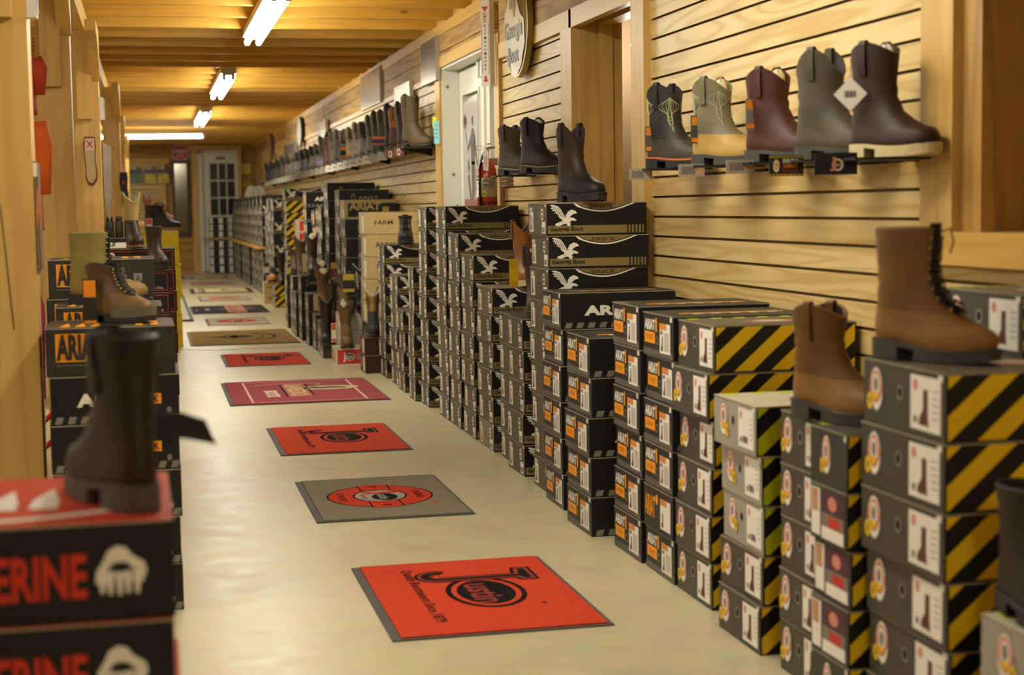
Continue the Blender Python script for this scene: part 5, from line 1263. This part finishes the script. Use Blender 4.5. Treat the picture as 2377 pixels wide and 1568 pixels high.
for i, (x, c) in enumerate(((-.2, '5a7a6a'), (.06, 'c9b93a'), (.29, 'c9b93a'))):
    r = empty('hanging_pack', (x, 29.9, 1.90)); tag(r, ['green hanging pack', 'left yellow and violet hanging pack', 'right yellow and violet hanging pack'][i]+' on the far slatwall', 'package', 'packs on the far slatwall')
    mb = MB(); mb.box(-.10, .10, -.02, .0, -.25, -.08, mat('pack_'+c, c, .4, var=.15, scale=12)); mb.build('pouch', r)
    mb = MB(); mb.box(-.10, .10, -.021, .001, -.08, .0, mat('pack_violet', '5a4460', .4, var=0)); mb.build('header', r)
    mb = MB(); mb.lathe([(.03, .0), (.035, .02), (.02, .05)], mat('pack_cap', 'd8d4cc', .3, var=0), n=12); mb.build('knob', r); mb = MB(); mb.tube([(0, .0, .03), (0, .06, .04)], .004, chrome, 6); mb.build('hook', r)
# boots and display on the side-room table in the far distance
r = empty('display_table', (-.12, 20.6, 0)); tag(r, 'low wooden display table in the distance left of the aisle', 'table')
mb = MB(); mb.box(-.42, .42, -.4, .4, .97, 1.0, oakX); mb.build('tabletop', r)
for x in (-.38, .34):
    for y in (-.36, .32): mb = MB(); mb.box(x, x+.045, y, y+.045, 0, .97, oakZ); mb.build('leg', r)
boot('d1', .14, 20.4, 1.0, -.6, 'orange-brown boot on the distant display table', 'display table boots', H=.22, style='work', upper='6a3018', shaft='5a2a16', scallop=.02)
boot('d2', -.0, 20.7, 1.0, -1.2, 'tall grey boot on the distant display table', 'display table boots', H=.34, style='western', upper='6a6250', shaft='77705e', scallop=.04)
boot('d3', .0, 20.3, 1.0, -1.4, 'rust-brown tall boot on the distant display table', 'display table boots', H=.30, style='western', upper='7a3c18', shaft='8a4a20', scallop=.04)
r = empty('bucket_display', (-.2, 20.4, 1.0)); tag(r, 'round dark-rimmed plaque standing on the distant display table', 'plaque')
mb = MB(); mb.prism(circ(0, .11, .075, .11, 20), fr, 0, .02, mat('plaque', '50525a', .5)); mb.build('disc', r); mb = MB(); mb.box(-.03, .03, .0, .05, .0001, .02, RUB); mb.build('foot', r)
# paper sheets, T-shirt
def sheet(x, y, z, w, h, c, lb, nm='paper_notice', u=(1, 0, 0), lines=True, t=.002):
    r = empty(nm, (x, y, z)); tag(r, lb, 'notice', 'paper notices'); f_ = frame((0, 0, 0), u, (0, 0, 1))
    mb = MB(); mb.prism(rect(-w/2, -h/2, w/2, h/2), f_, 0, t, mat('sheet_'+c, c, .6, var=0)); mb.build('sheet', r)
    if lines:
        mb = MB()
        for k in range(4): mb.poly(rect(-w*.36, h*(.3-.18*k), w*(.36-.1*(k % 2)), h*(.34-.18*k)), f_, greyink, t+.001)
        mb.build('writing', r)
    return r
sheet(1.775, 29.99, 1.9, .19, .18, 'd8cf3a', 'yellow paper notice right of the far white door')
sheet(1.80, 29.96, 1.62, .16, .1, 'b0a02c', 'second yellow sheet behind the white T-shirt', lines=False)
r = empty('t_shirt', (1.70, 26.2, 1.52)); tag(r, 'small white T-shirt with round emblem hanging above far boxes', 't-shirt')
P = [(-.16,-.24),(-.1,-.24),(-.1,-.27),(.1,-.27),(.1,-.18),(.16,-.16),(.13,-.02),(.06,.01),(0,-.02),(-.06,.01),(-.13,-.02),(-.17,-.14)]
mb = MB(); mb.prism(P, fr, 0, .02, mat('white_cloth', 'ddd8cc', .8, var=.05)); mb.build('shirt', r)
mb = MB(); ring(mb, fr, .01, -.11, .05, .055, .06, .065, greyink, .021); mb.text('BOOT', fr, -.03, -.13, .08, .03, greyink, .021); mb.build('emblem', r)
mb = MB(); mb.tube([(0, .0, -.01), (0, 0, .05), (.24, 0, .06)], .004, steel, 6); mb.build('hanger', r)

# ------------------------------------------------------------------ right wall things
def wframe(x, y, z): return frame((x, y, z), (0, -1, 0), (0, 0, 1))     # facing the aisle
r = empty('oval_shop_sign', (1.915, 8.14, 2.06)); tag(r, 'glossy oval boot sign with bird head and gold rim', 'sign')
fo = frame((0, 0, 0), (0, -1, 0), (0, 0, 1)); mb = MB(); mb.prism(circ(0, 0, .27, .265, 40), fo, 0, .03, mat('sign_gold', 'a08c4c', .3, .6, var=0)); mb.build('rim', r)
mb = MB(); mb.poly(circ(0, 0, .255, .25, 40), fo, mat('sign_black', '14110c', .15, var=0), .0305)
SV = mat('sign_silver', 'd6d0bc', .25, .1, var=.05, scale=5)
mb.poly([(-.25,-.05),(-.23,.08),(-.16,.17),(-.1,.2),(-.05,.24),(.05,.23),(.06,.12),(.12,.05),(.2,.02),(.215,-.1),(.17,-.15),(.13,-.21),(.04,-.25),(-.08,-.24),(-.13,-.18),(-.17,-.14),(-.24,-.12)], fo, SV, .033)
mb.poly([(-.1,.23),(.0,.24),(.02,.12),(-.02,.04),(-.05,.09),(-.12,.1)], fo, mat('sign_bronze', '6e5a2e', .3, .3, var=.2, scale=60), .035)
mb.build('face', r); mb = MB(); mb.text('Georgia', fo, -.235, -.085, .40, .12, mat('sign_letter', '2c2a22', .3, .0, var=0), .037, .02); mb.text('Boot', fo, -.16, -.185, .23, .085, MC['sign_letter'], .037, .02); mb.build('lettering', r)
r = empty('vertical_sign', (1.913, 8.79, 1.80)); tag(r, 'tall narrow red and white FIRE EXTINGUISHER sign', 'sign')
f2 = frame((-.05, 0, 0), (.75, -.66, 0), (0, 0, 1)); mb = MB(); mb.prism(rect(-.028, 0, .028, .475), f2, 0, .003, pwhite); mb.box(-.03, .0, -.004, .004, .0, .475, pwhite); mb.build('board', r)
mb = MB(); mb.poly([(-.022, .44), (.022, .44), (0, .41)], f2, redink, .0035)
for q in (-.024, .021): mb.poly(rect(q, .07, q+.003, .35), f2, redink, .0035)
for i, ch in enumerate('FIRE'): mb.text(ch, f2, -.011+.0*i, .395-i*.014, .022, .010, redink, .0036, .02)
for i, ch in enumerate('EXTINGUISHER'): mb.text(ch, f2, -.007, .325-i*.0215, .014, .014, brownink, .0036, .02)
mb.poly([(-.004, .06), (.004, .06), (.014, .025), (-.014, .025)], f2, redink, .0036); mb.build('lettering', r)
# extinguisher on the casing
r = empty('fire_extinguisher', (1.84, 8.70, .80)); tag(r, 'red fire extinguisher with paper tag hanging beside white door', 'fire extinguisher')
mb = MB(); mb.lathe([(.03, 0), (.05, .004), (.056, .02), (.056, .50), (.052, .535), (.038, .57), (.02, .59), (.018, .60)], redplastic, n=28); mb.build('cylinder', r)
def wrap(mb, r0, a0, a1, z0, z1, m):
    k = 12; vs = []
    for i in range(k+1):
        a = a0+(a1-a0)*i/k; vs += [(r0*math.cos(a), r0*math.sin(a), z0), (r0*math.cos(a), r0*math.sin(a), z1)]
    mb.add(vs, [(2*i, 2*i+2, 2*i+3, 2*i+1) for i in range(k)], m, True)
mb = MB(); wrap(mb, .0566, PI*.85, PI*1.28, .385, .49, pwhite); wrap(mb, .0568, PI*1.28, PI*1.38, .385, .49, lime); wrap(mb, .0566, PI*1.38, PI*1.85, .385, .49, mat('label_buff', 'a89a72', .5, var=.1, scale=60))
wrap(mb, .0572, PI*.95, PI*1.25, .475, .484, black)
for z in (.46, .43, .40): wrap(mb, .0572, PI*1.1, PI*1.17, z-.006, z+.005, redink)
for z in (.46, .43, .40): wrap(mb, .0574, PI*1.31, PI*1.35, z-.005, z+.005, black)
mb.build('instruction_label', r); mb = MB(); wrap(mb, .0575, 0, 2*PI, .343, .357, black); mb.build('strap', r)
mb = MB(); mb.lathe([(.014, .60), (.016, .605), (.016, .64), (.012, .66)], steel, n=14); mb.tube([(0, 0, .635), (.0, -.03, .65), (.03, -.07, .655)], .006, steel, 6); mb.box(-.008, .008, -.075, .01, .655, .66, steel); mb.box(-.008, .008, -.07, .01, .672, .678, steel); vo_ = mb.build('valve', r)
mb = MB(); ringp = [(-.04+.02*math.cos(a), 0.0, .655+.012*math.sin(a)) for a in [2*PI*i/14 for i in range(15)]]; mb.tube(ringp, .0015, steel, 5); mb.build('pin_ring', vo_)
mb = MB(); mb.tube([(-.014, 0, .63), (-.03, -.01, .60), (-.045, -.03, .55), (-.05, -.04, .45), (-.048, -.04, .3)], .007, RUB, 8); mb.build('hose', r)
mb = MB(); ft = frame((-.02, -.058, .53), (.8, -.6, 0), (0, 0, 1)); mb.prism([(-.012, 0), (.018, -.005), (.022, .10), (.0, .125), (-.014, .1)], ft, 0, .001, paper); stripes(mb, ft, -.008, .02, .012, .08, .003, .006, .5, redink, .0014); mb.build('inspection_tag', r)
mb = MB(); mb.box(-.01, .01, .05, .09, .5, .62, steel); mb.box(-.01, .075, .06, .07, .56, .6, steel); mb.build('wall_hook', r)
# poster on the door leaf
r = empty('door_poster', (2.036, 10.04, 1.48)); tag(r, 'grey poster of a ball player taped to the white door', 'poster')
mb = MB(); mb.prism([(-.30, -.34), (.165, -.34), (.165, .36), (-.29, .33)], fo, 0, .002, mat('poster_paper', 'b9b4b2', .35, var=.05, scale=3)); mb.build('sheet', r)
GS = mat('figure_grey', '5d5a56', .5, var=0); GD = mat('figure_dark', '3a3230', .5, var=0); SK = mat('figure_skin', '9a7a68', .5, var=0)
mb = MB(); mb.poly(circ(-.24, .20, .06, .055, 18), fo, SK, .003); mb.poly(circ(-.235, .21, .05, .03, 14), fo, GD, .0034); mb.poly(circ(0, .20, .022, .035, 14), fo, GD, .003)
for Q in ([(-.03,.15),(.03,.15),(.07,.09),(.06,-.08),(-.05,-.08),(-.06,.06)], [(.05,.12),(.08,.08),(.155,-.09),(.13,-.10),(.05,.03)], [(-.04,.12),(-.06,.05),(-.16,.0),(-.17,.03)], [(-.15,.0),(-.17,.03),(-.24,.13),(-.21,.14)],
          [(-.05,-.06),(.01,-.06),(.0,-.30),(-.04,-.30)], [(.0,-.06),(.06,-.06),(.06,-.26),(.02,-.30)]): mb.poly(Q, fo, GS, .003)
for Q in ([(-.10,-.31),(-.05,-.30),(-.12,-.14),(-.17,-.15)], [(-.15,-.13),(-.10,-.1),(-.13,-.04),(-.17,-.06)]): mb.poly(Q, fo, GS, .0033)
mb.poly(rect(-.29, -.34, .16, -.30), fo, mat('poster_wine', '8a5a55', .5, var=0), .003); mb.poly(rect(.04, -.25, .15, -.1), fo, mat('poster_shade', '9a918c', .5, var=0), .0028)
mb.build('picture', r)
# display poster inside the opening
r = empty('display_poster', (2.492, 8.05, 1.60)); tag(r, 'tall illustrated panel with dark feathers inside the opening', 'poster')
mb = MB(); mb.prism([(-.33,-.7),(.9,-.7),(.9,.5),(-.05,.48),(-.12,.3),(-.14,.1),(-.30,-.1),(-.33,-.3)], fo, 0, .004, mat('panel_sand', 'a8937a', .5, var=.06, scale=3)); mb.build('panel', r)
mb = MB(); FE = mat('feather_dark', '2e2722', .5, var=0)
for a in (1.3, 1.7, 2.1, 2.5, 2.9, 3.4, 3.9, 4.4): 
    ca, sa = math.cos(a), math.sin(a); o_ = (.16, .30)
    mb.poly([(o_[0]+.02*ca-.0*sa, o_[1]+.03*sa), (o_[0]+.12*ca-.03*sa, o_[1]+.12*sa+.03*ca), (o_[0]+.2*ca, o_[1]+.2*sa), (o_[0]+.12*ca+.03*sa, o_[1]+.12*sa-.03*ca)], fo, FE, .006)
mb.poly([(.12,.1),(.02,-.05),(-.0,-.3),(.04,-.5),(.16,-.65),(.3,-.65),(.3,.1)], fo, mat('panel_olive', '6d5a34', .5, var=0), .006)
mb.poly([(.16,.02),(.08,-.1),(.05,-.3),(.1,-.48),(.2,-.58),(.3,-.58),(.3,.02)], fo, mat('panel_peach', 'b08a6c', .5, var=.1, scale=20), .008); mb.build('picture', r)
# framed sheets on the upper boards
def metal_sheet(y, z, w, h, lb, c='9c9a98', tilt=.0, d=.03):
    r = empty('framed_picture', (1.925-d, y, z)); tag(r, lb, 'picture', 'framed pictures above the slatwall'); f_ = frame((0, 0, 0), (0, -1, 0), (0, 0, 1))
    mb = MB(); mb.prism(rect(-w/2, -h/2, w/2, h/2), f_, -d, .0, mat('frame_edge', 'b8b2a8', .3, .3, var=0)); mb.build('frame', r)
    mb = MB(); mb.poly(rect(-w/2+.01, -h/2+.01, w/2-.01, h/2-.01), f_, mat('sheet_metal_'+c, c, .22, .45, var=.2, scale=4), .001); mb.build('picture_surface', r)
metal_sheet(10.85, 2.125, .60, .295, 'dark silver picture left of the white door', '7f7b78')
metal_sheet(12.03, 1.89, .75, .34, 'pale picture hanging lowest, above the tall black boots', 'cfccc4')
metal_sheet(13.77, 2.155, 1.2, .30, 'wide pale silver picture under the joists', 'a9a5a4')
metal_sheet(21.9, 1.945, 1.8, .16, 'small far silver picture above the shelf', '8c8884')
for i, (y, z, h, w) in enumerate(((20.2, 2.10, .38, .6), (20.1, 1.80, .18, .5), (25.0, 2.1, .4, .3))):
    r = empty('banner', (1.90, y, z)); tag(r, ['upper pale vertical banner by the far shelf', 'lower pale vertical banner by the far shelf', 'farthest dark vertical banner'][i], 'banner', 'vertical banners')
    mb = MB(); mb.prism(circ(0, 0, w/2, h/2, 16), fo, 0, .025, mat('banner_edge', '3a342c', .5, var=0)); mb.build('edge', r)
    mb = MB(); mb.poly(circ(0, 0, w/2*.86, h/2*.94, 16), fo, mat('banner_face', 'b3aea2', .4, var=.1) if i < 2 else darkoak, .026); mb.build('face', r)
r = empty('novelty_sign', (1.905, 17.5, 1.90)); tag(r, 'chrome and rust coloured hanging boot-shaped sign', 'sign')
mb = MB(); mb.prism([(-.3,-.12),(-.34,.08),(-.28,.2),(.0,.17),(.3,.2),(.34,.06),(.1,-.02),(-.02,-.08)], fo, 0, .03, mat('sign_chrome', 'e6e6e2', .15, .6, var=.1)); mb.build('cap', r)
mb = MB(); mb.prism([(-.2,-.12),(-.02,-.08),(.1,-.02),(.25,.02),(.15,-.15),(.05,-.2),(-.1,-.2)], fo, 0, .03, mat('sign_rust', '7a3a24', .3, .3, var=.2)); mb.build('foot', r)
# sticky notes on the casing by the door
sheet(1.90, 10.58, 1.63, .055, .15, '7fc4cc', 'light blue paper slip taped left of the white door', u=(.55, -.83, 0))
sheet(1.908, 10.70, 1.705, .04, .07, 'd6dc3c', 'small yellow-green sticky note beside the blue slip', u=(.55, -.83, 0), lines=False)

r = empty('display_lamp', (2.35, 7.54, 1.905)); tag(r, 'bright small lamp inside the display opening', 'lamp')
lm_ = bpy.data.materials.new('lamp_glow'); lm_.use_nodes = True; q_ = lm_.node_tree.nodes['Principled BSDF']; q_.inputs['Emission Color'].default_value = (1, .9, .75, 1); q_.inputs['Emission Strength'].default_value = 320
mb = MB(); mb.lathe([(.002, -.03), (.02, -.024), (.028, 0), (.02, .022), (.002, .028)], lm_, n=14); mb.build('bulb', r)
mb = MB(); mb.lathe([(.012, .028), (.014, .03), (.014, .07), (.005, .075)], steel, n=10); mb.tube([(0, 0, .07), (0, 0, .344)], .004, steel, 6); mb.build('socket', r)
